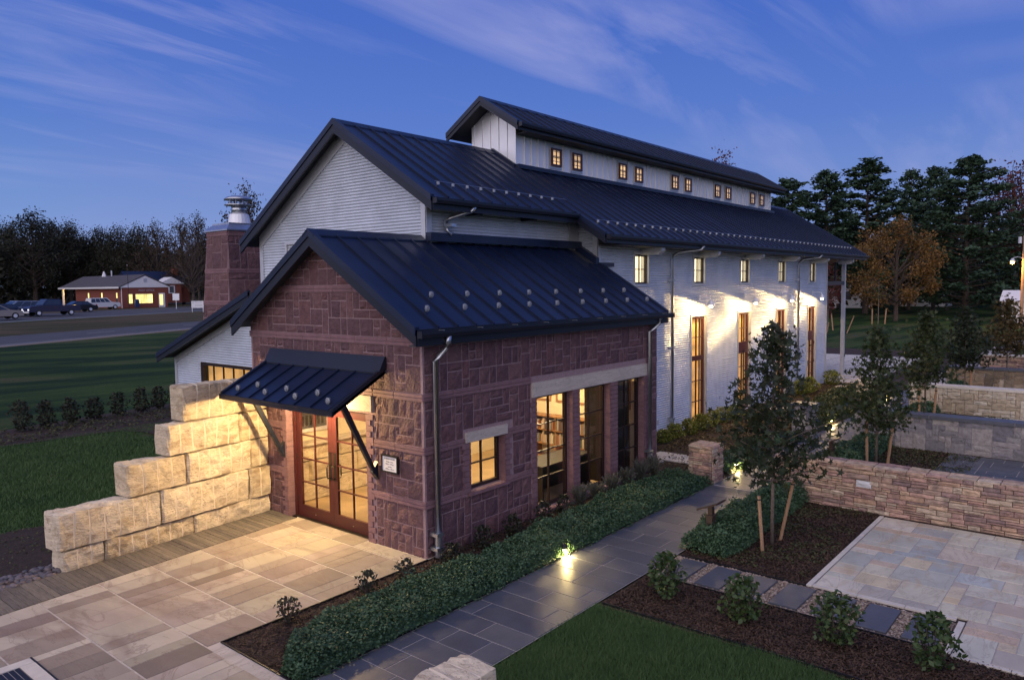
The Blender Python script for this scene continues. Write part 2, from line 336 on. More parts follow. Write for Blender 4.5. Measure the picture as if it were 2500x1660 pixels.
def ashlar(w, h, rows, cw, rnd, blocked=None, wide=(2, 4), tall=(.34, .46, .20)):
    """random ashlar rectangles in a w x h field on a cell grid -> (x0, z0, x1, z1)"""
    nx = max(1, int(round(w / cw))); cwx = w / nx; ch = h / rows; occ = [[False] * nx for _ in range(rows)]; out = []
    if blocked:
        for j in range(rows):
            for i in range(nx):
                occ[j][i] = blocked((i + .5) * cwx, (j + .5) * ch)
    for j in range(rows):
        for i in range(nx):
            if occ[j][i]: continue
            t = rnd.random(); hh = 1 if t < tall[0] else 2 if t < tall[0] + tall[1] else 3
            hh = min(hh, rows - j); ww = rnd.randint(*wide) if hh > 1 else rnd.randint(wide[0], wide[1] + 1)
            while hh > 1 and any(occ[j + q][i] for q in range(hh)): hh -= 1
            k = 1
            while k < ww and i + k < nx and not any(occ[j + q][i + k] for q in range(hh)): k += 1
            if i + k == nx - 1 and not any(occ[j + q][i + k] for q in range(hh)): k += 1
            for q in range(hh):
                for p in range(k): occ[j + q][i + p] = True
            out.append((i * cwx, j * ch, (i + k) * cwx, (j + hh) * ch))
    return out
# ================================================================== THE BUILDING
B = thing('library_building', 'long corrugated metal building with dark blue roofs and a red stone entrance wing', 'building')
X, Y, Z = Vector((1, 0, 0)), Vector((0, 1, 0)), Vector((0, 0, 1))
rockS = [rock_mesh('stone', 'sand', s, .45, .16) for s in (1, 2, 3, 4)]; flatBand = flat_mesh('band_stone', 'band', .02)
STONES = []            # (weight, mesh, matrix, parent)
def put_stone(par, u, n, o, x0, z0, x1, z1, gap=.019, dep=.036, rnd=R, meshes=None, v=Z):
    vv_ = Vector(v); n = Vector(n); n = (n - vv_ * n.dot(vv_)).normalized()
    me = rnd.choice(meshes or rockS); c = Vector(o) + Vector(u) * ((x0 + x1) / 2) + Vector(v) * ((z0 + z1) / 2)
    mw = basis(u, n, v, c, (x1 - x0 - gap) * rnd.choice((1, -1)), dep * rnd.uniform(.8, 1.2), (z1 - z0 - gap))
    if mw.determinant() < 0: mw = mw @ Matrix.Scale(-1, 4, (1, 0, 0))
    d = (c - CAMP).length; STONES.append(((x1 - x0) * (z1 - z0) / d / d, me, mw, par))
def bands(par, u, n, o, L, zs, h=.12, holes=(), first=0):
    for z in zs:
        x = first; k = 0
        while x < L - .05:
            w = min(R.choice((.55, .7, .85)), L - x)
            if L - x - w < .2: w = L - x
            segs = [(x, x + w)]
            for (a, b, z0, z1) in holes:
                if z + h > z0 and z < z1: segs = [s for q in segs for s in ((q[0], min(q[1], a)), (max(q[0], b), q[1])) if s[1] - s[0] > .03]
            for a, b in segs:
                for q in range(2):
                    mw = basis(u, n, Z, Vector(o) + Vector(u) * ((a + b) / 2) + Z * (z + h * (.25 + .5 * q)), b - a - .006, .028, h / 2 - .006)
                    link('band_stone', flatBand, par, mw)
            x += w
BZ = [.85, 1.75, 2.63, 3.53]
ZON = [(0, .85), (.97, 1.75), (1.87, 2.63), (2.75, 3.53)]
# --- front stone wall (x = 0, faces -X)
b = MB(); b.box(0, 0, 0, .25, 1.42, 3.65).box(0, 3.86, 0, .25, 5.03, 3.65).box(0, 1.42, 2.3, .25, 3.86, 3.65)
b.prism([(0, 0, 3.6505), (0, 5.03, 3.6505), (0, 5.03, 3.81), (0, 2.51, 5.375), (0, 0, 3.82)], (.25, 0, 0))
fw = b.build('stone_wall', 'mortar', B)
holes = [(1.2, 3.95, 0, 2.62)]
uF, nF = Y, -X
for z0, z1 in ZON:
    for s in ashlar(4.93, z1 - z0, 5, .09, R, lambda x, z: any(a - .02 < x + .05 < b_ and z + z0 < t for a, b_, _, t in holes)):
        put_stone(fw, -uF, nF, (0, 4.98, z0), 4.93 - s[2], s[1], 4.93 - s[0], s[3]) if False else put_stone(fw, uF, nF, (0, .05, z0), *s)
for z0, z1 in ((3.65, 4.42), (4.54, 5.3)):
    for s in ashlar(5.0, z1 - z0, 5, .09, R, lambda x, z: abs(x - 2.5) > (5.375 - z0 - z) / .62 + .03):
        put_stone(fw, uF, nF, (0, .03, z0), *s)
bands(fw, uF, nF, (0, -.02, 0), 5.07, BZ, holes=[(1.42, 3.88, 0, 2.62)])
bands(fw, uF, nF, (0, 1.02, 0), 3.0, [4.42])
# brick-like quoins by the doorway (joined: a few pixels each)
q = MB()
for k in range(23):
    z = .003 + k * .1
    q.box(-.03, 1.24 + .07 * (k % 2), z, .0, 1.42, z + .092); q.box(-.03, 3.86, z, .0, 4.04 - .07 * (k % 2), z + .092)
    q.box(-.03, 3.85, z, .12, 3.862, z + .092); q.box(.122, 3.85, z, .245, 3.862, z + .092); q.box(-.03, 1.418, z, .245, 1.43, z + .092)
q.build('quoin', 'band', B, kind='stuff')
MB().box(-.045, 1.26, 2.345, .25, 2.64, 2.625).build('lintel', 'limesm', B); MB().box(-.045, 2.643, 2.345, .25, 4.02, 2.625).build('lintel', 'limesm', B)
# --- side stone wall (y = 0, faces -Y)
SW = [(1.08, 2.02, .91, 1.79), (2.97, 4.19, .07, 2.35), (4.43, 5.62, .07, 2.35), (5.92, 7.10, .07, 2.35)]
b = MB(); xs = [0.25] + [v for w in SW for v in w[:2]] + [7.75]
for i in range(0, len(xs), 2): b.box(xs[i], 0, 0, xs[i + 1], .25, 3.55)
for a, c, z0, z1 in SW: b.box(a, 0, 0, c, .25, z0).box(a, 0, z1, c, .25, 3.55)
b.box(7.5, .25, 0, 7.75, 1.74, 3.6); b.box(.25, 4.78, 0, 7.3, 5.03, 3.6)
sw = b.build('stone_wall', 'mortar', B)
mz = [(.9, 2.2, .78, 2.05), (2.80, 7.3, 0, 2.66)]
for z0, z1 in ZON:
    for s in ashlar(7.7, z1 - z0, 5, .09, R, lambda x, z: any(a < x < c and t0 - z0 < z < t1 - z0 for a, c, t0, t1 in mz)):
        put_stone(sw, X, -Y, (.03, 0, z0), *s)
bands(sw, X, -Y, (-.02, 0, 0), 7.74, BZ, holes=[(2.84, 7.25, 0, 2.64), (.97, 2.1, .85, 2.02)])
q = MB()
for k in range(24):
    z = .003 + k * .0985
    for x0, x1 in ((2.80, 2.97), (4.19, 4.43), (5.62, 5.92), (7.10, 7.30)):
        j = .05 * (k % 2) if x0 < 3 or x1 > 7.2 else 0
        if x0 < 3: q.box(x0 + j, -.03, z, x1, 0, z + .09)
        elif x1 > 7.2: q.box(x0, -.03, z, x1 - j, 0, z + .09)
        else: q.box(x0, -.03, z, (x0 + x1) / 2 + j - .02, 0, z + .09).box((x0 + x1) / 2 + j - .015, -.03, z, x1, 0, z + .09)
    for x0 in (2.97, 4.19, 4.43, 5.62, 5.92, 7.10): q.box(x0 - .006, -.03, z, x0 + .006, .09, z + .09).box(x0 - .006, .093, z, x0 + .006, .2, z + .09)
for k in range(9):
    z = .912 + k * .097
    q.box(.88 + .05 * (k % 2), -.03, z, 1.08, 0, z + .09).box(2.02, -.03, z, 2.2 - .05 * (k % 2), 0, z + .09)
    for x0 in (1.08, 2.02): q.box(x0 - .006, -.03, z, x0 + .006, .2, z + .09)
q.build('quoin', 'band', B, kind='stuff')
for a, c in ((2.84, 4.40), (4.403, 5.86), (5.863, 7.23)): MB().box(a, -.04, 2.352, c, .2, 2.635).build('lintel', 'limesm', B)
MB().box(.97, -.04, 1.792, 2.08, .2, 1.965).build('lintel', 'limesm', B)
for a, c in ((2.95, 4.21), (4.41, 5.64), (5.90, 7.12)): MB().box(a, -.07, .008, c, .2, .068).build('window_sill', 'band', B)
MB().box(1.02, -.07, .85, 2.1, .2, .908).build('window_sill', 'band', B)

# --- windows
def window(u, n, o, w, h, cols, rows, fw_=.06, rec=.18, mats=('darkframe', 'glass'), blind=None, fd=.07, name='window', mun=.022, back=.12, fill=None):
    u = Vector(u); n = Vector(n); o = Vector(o) - n * rec
    def bx(a0, z0, a1, z1, d0=0, d1=fd):
        return [o + u * a + n * d + Z * z for z in (z0, z1) for a, d in ((a0, d0), (a1, d0), (a1, d1), (a0, d1))]
    FB = [(0, 3, 2, 1), (4, 5, 6, 7), (0, 1, 5, 4), (1, 2, 6, 5), (2, 3, 7, 6), (3, 0, 4, 7)]
    if Vector(u).cross(Vector(n)).z < 0: FB = [tuple(reversed(f)) for f in FB]
    m = MB(); m.add(bx(0, 0, fw_, h), FB).add(bx(w - fw_, 0, w, h), FB).add(bx(fw_, 0, w - fw_, fw_), FB).add(bx(fw_, h - fw_, w - fw_, h), FB)
    p = m.build(name, mats[0], B)
    cw = (w - 2 * fw_) / cols; rh = (h - 2 * fw_) / rows
    for i in range(1, cols): MB().add(bx(fw_ + i * cw - mun / 2, fw_, fw_ + i * cw + mun / 2, h - fw_, .012, fd - .012), FB).build('muntin', mats[0], p)
    for j in range(1, rows): MB().add(bx(fw_, fw_ + j * rh - mun / 2, w - fw_, fw_ + j * rh + mun / 2, .014, fd - .014), FB).build('muntin', mats[0], p)
    if not (fill and fill.get('noglass')):
        for i in range(cols):
            for j in range(rows):
                MB().add(bx(fw_ + i * cw, fw_ + j * rh, fw_ + (i + 1) * cw, fw_ + (j + 1) * rh, .03, .036), FB).build('pane', mats[1], p)
    if blind:
        if blind == 'curtain':
            c = MB(); k = 34; V = []
            for i in range(k + 1):
                a = w * i / k; d = -back - .05 + .035 * math.sin(i * 1.9) + .012 * math.sin(i * 4.1)
                V += [o + u * a + n * d + Z * .02, o + u * a + n * d + Z * (h - .02)]
            c.add(V, [(2 * i, 2 * i + 2, 2 * i + 3, 2 * i + 1) for i in range(k)]); c.build('curtain', 'curtain', p)
        elif blind == 'room':
            MB().add(bx(-.4, -.1, w + .4, h + .6, -.9, -.88), FB).build('lit_ceiling', 'glowroom', p)
        else:
            MB().add(bx(.01, .01, w - .01, h - .01, -back, -back + .01), FB).build('blind', 'shade', p)
    return p
for i, (a, c, z0, z1) in enumerate(SW):
    if i == 0: window(X, -Y, (a, 0, z0), c - a, z1 - z0, 2, 2, .055, .2)
    else: window(X, -Y, (a, 0, z0), c - a, z1 - z0, 2, 4, .065, .2)

# --- entrance doors (two leaves, each 2 x 4 panes)
df = MB(); df.box(.12, 1.42, 0, .24, 1.50, 2.34).box(.12, 3.78, 0, .24, 3.86, 2.34).box(.12, 1.50, 2.26, .24, 3.78, 2.34)
df.build('door_frame', 'redwood', B)
MB().box(.05, 1.42, .001, .25, 3.86, .022).build('threshold', 'bronze', B)
for k, (y0, y1) in enumerate(((1.503, 2.638), (2.642, 3.777))):
    st, zb, zt = .13, .25, 2.11; x0, x1 = .15, .20
    d = MB(); d.box(x0, y0, .025, x1, y0 + st, 2.255).box(x0, y1 - st, .025, x1, y1, 2.255).box(x0, y0 + st, .025, x1, y1 - st, zb).box(x0, y0 + st, zt, x1, y1 - st, 2.255)
    d = d.build('entrance_door', 'redwood', B)
    gw = (y1 - y0 - 2 * st) / 2; gh = (zt - zb) / 4
    MB().box(x0 + .008, y0 + st + gw - .011, zb, x1 - .008, y0 + st + gw + .011, zt).build('muntin', 'redwood', d)
    for j in range(1, 4): MB().box(x0 + .006, y0 + st, zb + j * gh - .011, x1 - .006, y1 - st, zb + j * gh + .011).build('muntin', 'redwood', d)
    for i in range(2):
        for j in range(4): MB().box(.172, y0 + st + i * gw, zb + j * gh, .178, y0 + st + (i + 1) * gw, zb + (j + 1) * gh).build('pane', 'doorglass', d)
    yh = y1 - .065 if k == 0 else y0 + .065
    MB().box(.143, yh - .035, .88, .15, yh + .035, 1.42).build('lock_plate', 'bronze', d)
    for xs_, yy in ((-1, yh), (1, yh)):
        xa = .145 if xs_ < 0 else .205
        MB().tube([(xa, yy, .92), (xa + xs_ * .07, yy, .93), (xa + xs_ * .08, yy, .97), (xa + xs_ * .08, yy, 1.13), (xa + xs_ * .07, yy, 1.17), (xa, yy, 1.18)], .013, 8).build('handle', 'bronze', d, smooth=True)
    for z in (.35, 1.2, 1.95):
        yy = y0 if k == 0 else y1
        MB().tube([(.145, yy, z - .06), (.145, yy, z + .06)], .012, 6).build('hinge', 'bronze', d)
    MB().lathe((.146, (y0 + y1) / 2, .12), [(.012, 0), (.012, .006)], 8).build('door_stud', 'pipe', d)

# --- roofs: standing seam panels, each a piece of its own
def panel_mesh(w, L, m='roof'):
    b = MB(); b.box(0, 0, 0, w - .004, L, .006).box(-.012, 0, 0, .012, L, .045); return b.mesh('roof_panel', m)
def slope(par, x0, x1, ye, ze, yr, zr, pitch=.455, cut=None):
    """panels running from the eave (ye, ze) to the ridge (yr, zr)"""
    L = math.hypot(yr - ye, zr - ze); d = Vector((0, yr - ye, zr - ze)).normalized(); n = Vector((1, 0, 0)).cross(d) * (1 if yr > ye else -1)
    n = n if n.z > 0 else -n
    k = int((x1 - x0) / pitch + .5); w = (x1 - x0) / k; me = panel_mesh(w, L); cache = {}
    for i in range(k):
        xa = x0 + i * w; mL = me
        if cut:
            lo, hi = cut(xa + w / 2)
            if (lo, hi) != (0, 1):
                if (lo, hi) not in cache: cache[(lo, hi)] = panel_mesh(w, L * (hi - lo))
                mL = cache[(lo, hi)]
        else: lo = 0
        o = Vector((xa, ye, ze)) + d * (L * lo)
        mw = Matrix(((1, d[0], n[0], o[0]), (0, d[1], n[1], o[1]), (0, d[2], n[2], o[2]), (0, 0, 0, 1)))
        link('roof_panel', mL, par, mw)
    return d, n, L, w
def deck(pts, t=.09):      # roof body below the panels: polygon prism extruded along x
    x0, x1, prof = pts; b = MB(); b.prism([(x0, y, z) for y, z in prof], (x1 - x0, 0, 0)); return b
# pavilion roof: ridge y 2.5 z 5.5, slope .62
def pz(y): return 5.49 - .62 * abs(y - 2.5)
dk = MB(); dk.prism([(-.28, -.2, pz(-.2)), (-.28, 2.5, pz(2.5)), (-.28, 2.5, pz(2.5) - .1), (-.28, -.2, pz(-.2) - .1)], (8.16, 0, 0))
dk.prism([(-.28, 2.5, pz(2.5)), (-.28, 5.2, pz(5.2)), (-.28, 5.2, pz(5.2) - .1), (-.28, 2.5, pz(2.5) - .1)], (7.6, 0, 0))
pr = dk.build('roof', 'soffit', B)
slope(pr, -.28, 7.88, -.2, pz(-.2) + .004, 2.5, 5.494, .455, lambda x: (0, .715) if x > 7.45 else (0, 1))
slope(pr, -.28, 7.32, 5.2, pz(5.2) + .004, 2.5, 5.494, .455)
def rake(par, x, y0, z0, y1, z1, h=.26, t=.045, th=.07):
    """fascia board under a sloping roof edge + metal edge cap, on the plane x, facing -X"""
    b = MB(); b.prism([(x, y0, z0 - h), (x, y1, z1 - h), (x, y1, z1), (x, y0, z0)], (t, 0, 0)); b.build('rake_fascia', 'fascia', par)
    b = MB(); b.prism([(x - .022, y0, z0 - .085), (x - .022, y1, z1 - .085), (x - .022, y1, z1 + .05), (x - .022, y0, z0 + .05)], (.10, 0, 0)); b.build('rake_cap', 'roof', par)
rake(pr, -.33, -.21, pz(-.21) + .01, 2.5, 5.50); rake(pr, -.33, 5.21, pz(5.21) + .01, 2.5, 5.50)
rake(pr, 7.86, -.21, pz(-.21) + .01, 1.72, pz(1.72) + .01)
def ridgecap(par, x0, x1, y, z, s): 
    b = MB(); b.prism([(x0, y - .17, z - s * .17 + .03), (x0, y, z + .045), (x0, y + .17, z - s * .17 + .03), (x0, y + .17, z - s * .17), (x0, y, z + .012), (x0, y - .17, z - s * .17)], (x1 - x0, 0, 0)); b.build('ridge_cap', 'roof', par)
ridgecap(pr, -.36, 2.42, 2.5, 5.51, .62)
def gutter(par, x0, x1, y, z, s=-1, size=.11):
    """box gutter along X on the eave, open top; s = side it hangs out to"""
    b = MB(); y2 = y + s * size
    b.prism([(x0, y, z), (x0, y2 - s * .02, z), (x0, y2, z + size * .55), (x0, y2, z + size), (x0, y2 - s * .012, z + size), (x0, y2 - s * .012, z + size * .55), (x0, y2 - s * .03, z + .012), (x0, y, z + .012)], (x1 - x0, 0, 0))
    b.box(x0 - .004, y, z, x0 + .008, y2, z + size); b.box(x1 - .008, y, z, x1 + .004, y2, z + size)
    b.build('gutter', 'fascia', par)
MB().box(-.30, -.235, 3.57, 7.88, -.202, 3.83).build('eave_fascia', 'fascia', pr); MB().box(-.28, -.20, 3.555, 7.86, -.002, 3.575).build('soffit_board', 'soffit', pr)
gutter(pr, -.32, 8.0, -.237, 3.69)
for k in range(9): MB().box(.15 + k * .93, -.35, 3.792, .17 + k * .93, -.20, 3.806).build('gutter_strap', 'pipe', pr)
# flashing where the pavilion roof meets the hall
fl = MB(); fl.box(2.40, 2.20, 5.42, 7.80, 2.365, 5.60); fl.prism([(7.70, 1.70, pz(1.7) - .02), (7.70, 2.36, pz(2.36) - .02), (7.70, 2.36, pz(2.36) + .18), (7.70, 1.70, pz(1.7) + .18)], (.148, 0, 0)); fl.box(7.85, 1.66, pz(1.7) - .04, 8.5, 1.745, pz(1.7) + .06)
fl.build('roof_flashing', 'roof', pr)
# snow guards: clear ribbed discs on the pavilion roof
sg = MB(); sg.lathe((0, 0, 0), [(.004, -.006), (.056, -.004), (.056, .004), (.034, .016), (.004, .02)], 14, 'y'); sg.box(-.005, -.012, -.05, .005, .05, .05)
for k in range(12):
    a = k * math.pi / 6; sg.box(.034 * math.cos(a) - .004, -.024, .034 * math.sin(a) - .004, .034 * math.cos(a) + .004, -.004, .034 * math.sin(a) + .004)
sg = sg.mesh('snow_guard', 'clear')
for k in range(8): link('snow_guard', sg, pr, Matrix.Translation((.76 + .913 * k, .54, pz(.54) + .085)))
for k in range(9): link('snow_guard', sg, pr, Matrix.Translation((.31 + .913 * k, .18, pz(.18) + .085)))

# --- main hall: walls
PIT = .0677; AMP = .013
def corr(name, u, n, o, patches, m='metal', par=B):
    """horizontal corrugated sheet; patches = (u0, u1, z0, z1) or (lo(z), hi(z), z0, z1)"""
    b = MB(); u = Vector(u); n = Vector(n); o = Vector(o)
    for p in patches:
        z0, z1 = p[2], p[3]; k = max(2, int((z1 - z0) / PIT * 6)); V = []
        for i in range(k + 1):
            z = z0 + (z1 - z0) * i / k; a = p[0](z) if callable(p[0]) else p[0]; c = p[1](z) if callable(p[1]) else p[1]
            d = AMP * math.cos(2 * math.pi * z / PIT)
            V += [o + u * a + n * d + Z * z, o + u * c + n * d + Z * z]
        fs = [(2 * i, 2 * i + 1, 2 * i + 3, 2 * i + 2) for i in range(k)]
        if u.cross(Z).dot(n) < 0: fs = [tuple(reversed(f)) for f in fs]
        b.add(V, fs)
    return b.build(name, m, par, smooth=True)
RZ, RY, RS = 8.16, 4.9, .63
def mz_(y): return RZ - RS * abs(y - RY)
BAY = [10.05 + 3.6 * k for k in range(5)]
ups = [(c - .37, c + .37, 4.50, 5.31) for c in BAY]; tal = [(c - .52, c + .50, .02, 3.46) for c in BAY[1:]]
pts = sorted({7.85, 26.4, *[v for w in ups + tal for v in w[:2]]}); pat = []
for a, c in zip(pts, pts[1:]):
    m_ = (a + c) / 2; z = 0.0
    for w in sorted([w for w in ups + tal if w[0] < m_ < w[1]], key=lambda w: w[2]):
        if w[2] > z: pat.append((a, c, z, w[2]))
        z = w[3]
    pat.append((a, c, z, 5.62))
corr('corrugated_wall', X, -Y, (0, 1.75, 0), pat)
corr('corrugated_wall', X, -Y, (0, 2.37, 0), [(2.43, 7.5, 5.3, 6.3)])
corr('corrugated_wall', Y, -X, (7.85, 0, 0), [(lambda z: 1.75, lambda z: 2.37, 4.6, 5.9), (lambda z: 1.75 + max(0, (z - 6.17) / RS), lambda z: 2.37, 5.9, 6.5)])
corr('corrugated_wall', Y, -X, (2.43, 0, 0), [(5.04, 8.42, 0, 3.7), (2.37, 8.42, 3.7, 4.9), (2.37, 6.62, 4.9, 5.56), (7.27, 8.42, 4.9, 5.56), (2.37, 8.42, 5.56, 5.93), (lambda z: max(2.37, RY - (RZ - .05 - z) / RS), lambda z: min(8.42, RY + (RZ - .05 - z) / RS), 5.93, 8.1)])
corr('corrugated_wall', X, Y, (0, 8.42, 0), [(2.43, 26.4, 0, 5.9)]); corr('corrugated_wall', Y, X, (26.4, 0, 0), [(1.75, 8.42, 0, 5.8), (lambda z: max(1.75, RY - (RZ - z) / RS), lambda z: min(8.42, RY + (RZ - z) / RS), 5.8, 8.1)])
hw = MB()   # dark structural core just behind the sheets so nothing shows through
hw.box(2.52, 5.1, 0, 7.9, 8.3, 5.6); hw.box(2.52, 2.47, 3.4, 7.9, 5.1, 5.6); hw.box(7.95, 2.6, 0, 26.3, 8.3, 5.5); hw.build('wall_core', 'darkwood', B)
def trim(*a): MB().box(*a).build('corner_trim', 'trim', B)
trim(2.405, 2.345, 5.2, 2.425, 2.50, 6.50); trim(2.405, 2.335, 5.2, 2.56, 2.365, 6.3); trim(2.405, 8.32, 2.0, 2.425, 8.46, 5.9)
trim(7.42, 2.335, 5.3, 7.84, 2.355, 6.25); trim(7.825, 1.72, 4.75, 7.845, 1.88, 5.95); trim(7.825, 1.71, 4.75, 7.96, 1.738, 5.66)
trim(26.33, 1.72, 0, 26.43, 1.74, 5.6)
b = MB()
for y0, y1 in ((2.37, RY), (8.42, RY)):
    b.prism([(2.40, y0, mz_(y0) - .42), (2.40, y1, mz_(y1) - .42), (2.40, y1, mz_(y1) - .08), (2.40, y0, mz_(y0) - .08)], (.02, 0, 0))
b.build('gable_trim', 'trim', B)
def casing(u, n, o, w, h, t=.07, d=.03, sill=True):
    """grey metal casing round an opening"""
    u = Vector(u); n = Vector(n); o = Vector(o); m = MB()
    FB = [(0, 3, 2, 1), (4, 5, 6, 7), (0, 1, 5, 4), (1, 2, 6, 5), (2, 3, 7, 6), (3, 0, 4, 7)]
    if u.cross(n).z < 0: FB = [tuple(reversed(f)) for f in FB]
    for a0, z0, a1, z1, d0 in ((-t, -t if sill else 0, 0, h + t, -.2), (w, -t if sill else 0, w + t, h + t, -.2), (0, h, w, h + t, -.2)) + (((0, -t, w, 0, -.2),) if sill else ()):
        m.add([o + u * a + n * q + Z * z for z in (z0, z1) for a, q in ((a0, d0), (a1, d0), (a1, d), (a0, d))], FB)
    return m.build('window_casing', 'trim', B)
for (a, c, z0, z1) in ups:
    casing(X, -Y, (a, 1.75, z0), c - a, z1 - z0); window(X, -Y, (a, 1.75, z0), c - a, z1 - z0, 2, 2, .05, .10, ('darkframe', 'glass'), 'blind', .06)
for i, (a, c, z0, z1) in enumerate(tal):
    casing(X, -Y, (a, 1.75, z0), c - a, z1 - z0, sill=False)
    if i % 2 == 0:
        window(X, -Y, (a, 1.75, 2.13), c - a, z1 - 2.13, 2, 2, .075, .12, ('redwood', 'glass'), 'curtain'); window(X, -Y, (a, 1.75, z0), c - a, 2.11, 2, 3, .075, .12, ('redwood', 'glass'), 'curtain')
    else:
        window(X, -Y, (a, 1.75, 2.34), c - a, z1 - 2.34, 2, 2, .075, .12, ('redwood', 'glass'), 'curtain'); MB().box(a, 1.80, 2.12, c, 1.9, 2.338).build('transom_panel', 'redwood', B)
        d = window(X, -Y, (a, 1.75, z0), c - a, 2.10, 2, 4, .10, .12, ('redwood', 'glass'), 'curtain', name='side_door')
        MB().tube([(a + .05, 1.79, .95), (a + .05, 1.73, .96), (a + .05, 1.73, 1.2), (a + .05, 1.79, 1.21)], .012, 6).build('handle', 'bronze', d)
        for z in (.3, 1.1, 1.9): MB().box(c - .02, 1.775, z - .06, c + .02, 1.795, z + .06).build('hinge', 'bronze', d)
# gable louvre
casing(Y, -X, (2.43, 6.62, 4.9), .65, .66, .06); lv = MB().box(2.45, 6.62, 4.9, 2.47, 7.27, 5.56).build('louvre', 'trim', B)
for k in range(8): MB().prism([(2.425, 6.63, 4.93 + k * .08), (2.45, 6.63, 4.98 + k * .08), (2.45, 6.63, 4.99 + k * .08), (2.425, 6.63, 4.94 + k * .08)], (0, .63, 0)).build('louvre_slat', 'trim', lv)

# --- main roof
dk = MB()
for x0, x1, ye in ((2.15, 7.45, 1.88), (7.45, 29.85, 1.02)):
    dk.prism([(x0, ye, mz_(ye)), (x0, RY, RZ), (x0, RY, RZ - .1), (x0, ye, mz_(ye) - .1)], (x1 - x0, 0, 0))
dk.prism([(7.1, 1.02, mz_(1.02)), (7.1, 1.88, mz_(1.88)), (7.1, 1.88, mz_(1.88) - .1), (7.1, 1.02, mz_(1.02) - .1)], (.35, 0, 0))
dk.prism([(2.15, RY, RZ), (2.15, 8.85, mz_(8.85)), (2.15, 8.85, mz_(8.85) - .1), (2.15, RY, RZ - .1)], (27.7, 0, 0))
mr = dk.build('roof', 'soffit', B)
slope(mr, 2.15, 7.45, 1.88, mz_(1.88) + .004, RY, RZ + .004); slope(mr, 7.45, 29.85, 1.02, mz_(1.02) + .004, RY, RZ + .004); slope(mr, 2.15, 29.85, 8.85, mz_(8.85) + .004, RY, RZ + .004, .455)
slope(mr, 7.1, 7.45, 1.02, mz_(1.02) + .004, 1.88, mz_(1.88) + .004, .35)
rake(mr, 2.10, 1.87, mz_(1.87) + .01, RY, RZ + .01, .27); rake(mr, 2.10, 8.86, mz_(8.86) + .01, RY, RZ + .01, .27); rake(mr, 7.06, 1.01, mz_(1.01) + .01, 1.88, mz_(1.88) + .01, .24); rake(mr, 29.83, 1.01, mz_(1.01) + .01, RY, RZ + .01, .2)
ridgecap(mr, 2.08, 7.5, RY, RZ + .012, RS); ridgecap(mr, 26.0, 29.9, RY, RZ + .012, RS)
MB().box(2.13, 1.845, 6.02, 7.1, 1.875, 6.25).build('eave_fascia', 'fascia', mr); gutter(mr, 2.12, 7.12, 1.843, 6.13)
MB().box(7.1, .985, 5.50, 29.85, 1.015, 5.70).build('eave_fascia', 'fascia', mr); gutter(mr, 7.08, 29.9, .983, 5.585)
# exposed rafters under the hall eave
for c in BAY + [BAY[0] + 18]: MB().prism([(c - .02, 1.75, 5.30), (c - .02, 1.22, 5.30), (c - .02, 1.10, 5.40), (c - .02, 1.10, 5.64), (c - .02, 1.75, 5.72)], (.20, 0, 0)).build('rafter_tail', 'trim', mr)
MB().box(7.86, 1.02, 5.48, 26.4, 1.745, 5.5).build('soffit_board', 'soffit', mr)
for x in (3.6, 5.5): MB().box(x, 1.95, 6.0, x + .1, 2.36, 6.12).build('rafter_tail', 'fascia', mr)
# snow fence: clamps on the seams joined by a rod
cl = MB().box(-.02, -.022, 0, .02, .022, .06).box(-.032, -.01, .025, .032, .01, .045).mesh('snow_clamp', 'trim')
for x0, n_, y in ((2.15 + .44 * 1.5, 10, 2.38), (7.45 + .002, 48, 1.47)):
    for k in range(n_):
        link('snow_clamp', cl, mr, Matrix.Translation((x0 + k * (.4416 if y > 2 else .4571), y, mz_(y) + .03)))
    MB().tube([(x0 - .1, y, mz_(y) + .1), (x0 + n_ * .457, y, mz_(y) + .085)], .005, 5).build('snow_rod', 'pipe', mr)
# --- clerestory
def cz(y): return 9.52 - .63 * abs(y - 4.9)
cw_ = MB(); cw_.box(7.50, 4.12, 7.3, 25.9, 5.68, 8.98); c_ = cw_.build('clerestory_wall', 'flat_metal', B)
MB().prism([(7.49, 4.1, 7.3), (7.49, 5.7, 7.3), (7.49, 5.7, 8.95), (7.49, 4.9, 9.40), (7.49, 4.1, 8.95)], (.03, 0, 0)).build('gable_panel', 'flat_metal', c_)
k = 0
while 4.1 + .3 * k < 5.72: MB().box(7.468, 4.09 + .3 * k, 7.3, 7.489, 4.10 + .3 * k, min(9.4, cz(4.1 + .3 * k) - .1)).build('standing_seam', 'flat_metal', c_); k += 1
cwin = [8.97, 10.02, 12.60, 13.64, 16.20, 17.24, 19.79, 20.81, 23.34, 24.38]
for k in range(60):
    x = 7.85 + .303 * k
    if x > 25.8: break
    if any(a - .05 < x < a + .66 for a in cwin): continue
    MB().box(x - .006, 4.07, 7.5, x + .006, 4.118, 8.93).build('standing_seam', 'flat_metal', c_)
for a in cwin:
    casing(X, -Y, (a + .06, 4.118, 7.88), .48, .50, .07, .03)
    wp = window(X, -Y, (a + .06, 4.085, 7.88), .48, .50, 2, 2, .055, 0, ('redwood', 'glass'), None, .05, mun=.026)
    MB().box(a + .07, 4.112, 7.89, a + .53, 4.119, 8.37).build('lit_ceiling', 'glowroom', wp)
    for zz in (8.02, 8.17, 8.30): MB().box(a + .07, 4.106, zz, a + .53, 4.111, zz + .02).build('ceiling_slat', 'wood', wp)
MB().box(7.46, 3.98, mz_(4.1) - .02, 26.0, 4.115, mz_(4.1) + .09).build('clerestory_flashing', 'roof', c_)
MB().prism([(7.40, 4.1, mz_(4.1) - .02), (7.40, RY, RZ - .02), (7.40, RY, RZ + .10), (7.40, 4.1, mz_(4.1) + .10)], (.085, 0, 0)).build('clerestory_flashing', 'roof', c_)
dk = MB(); y0 = 3.62
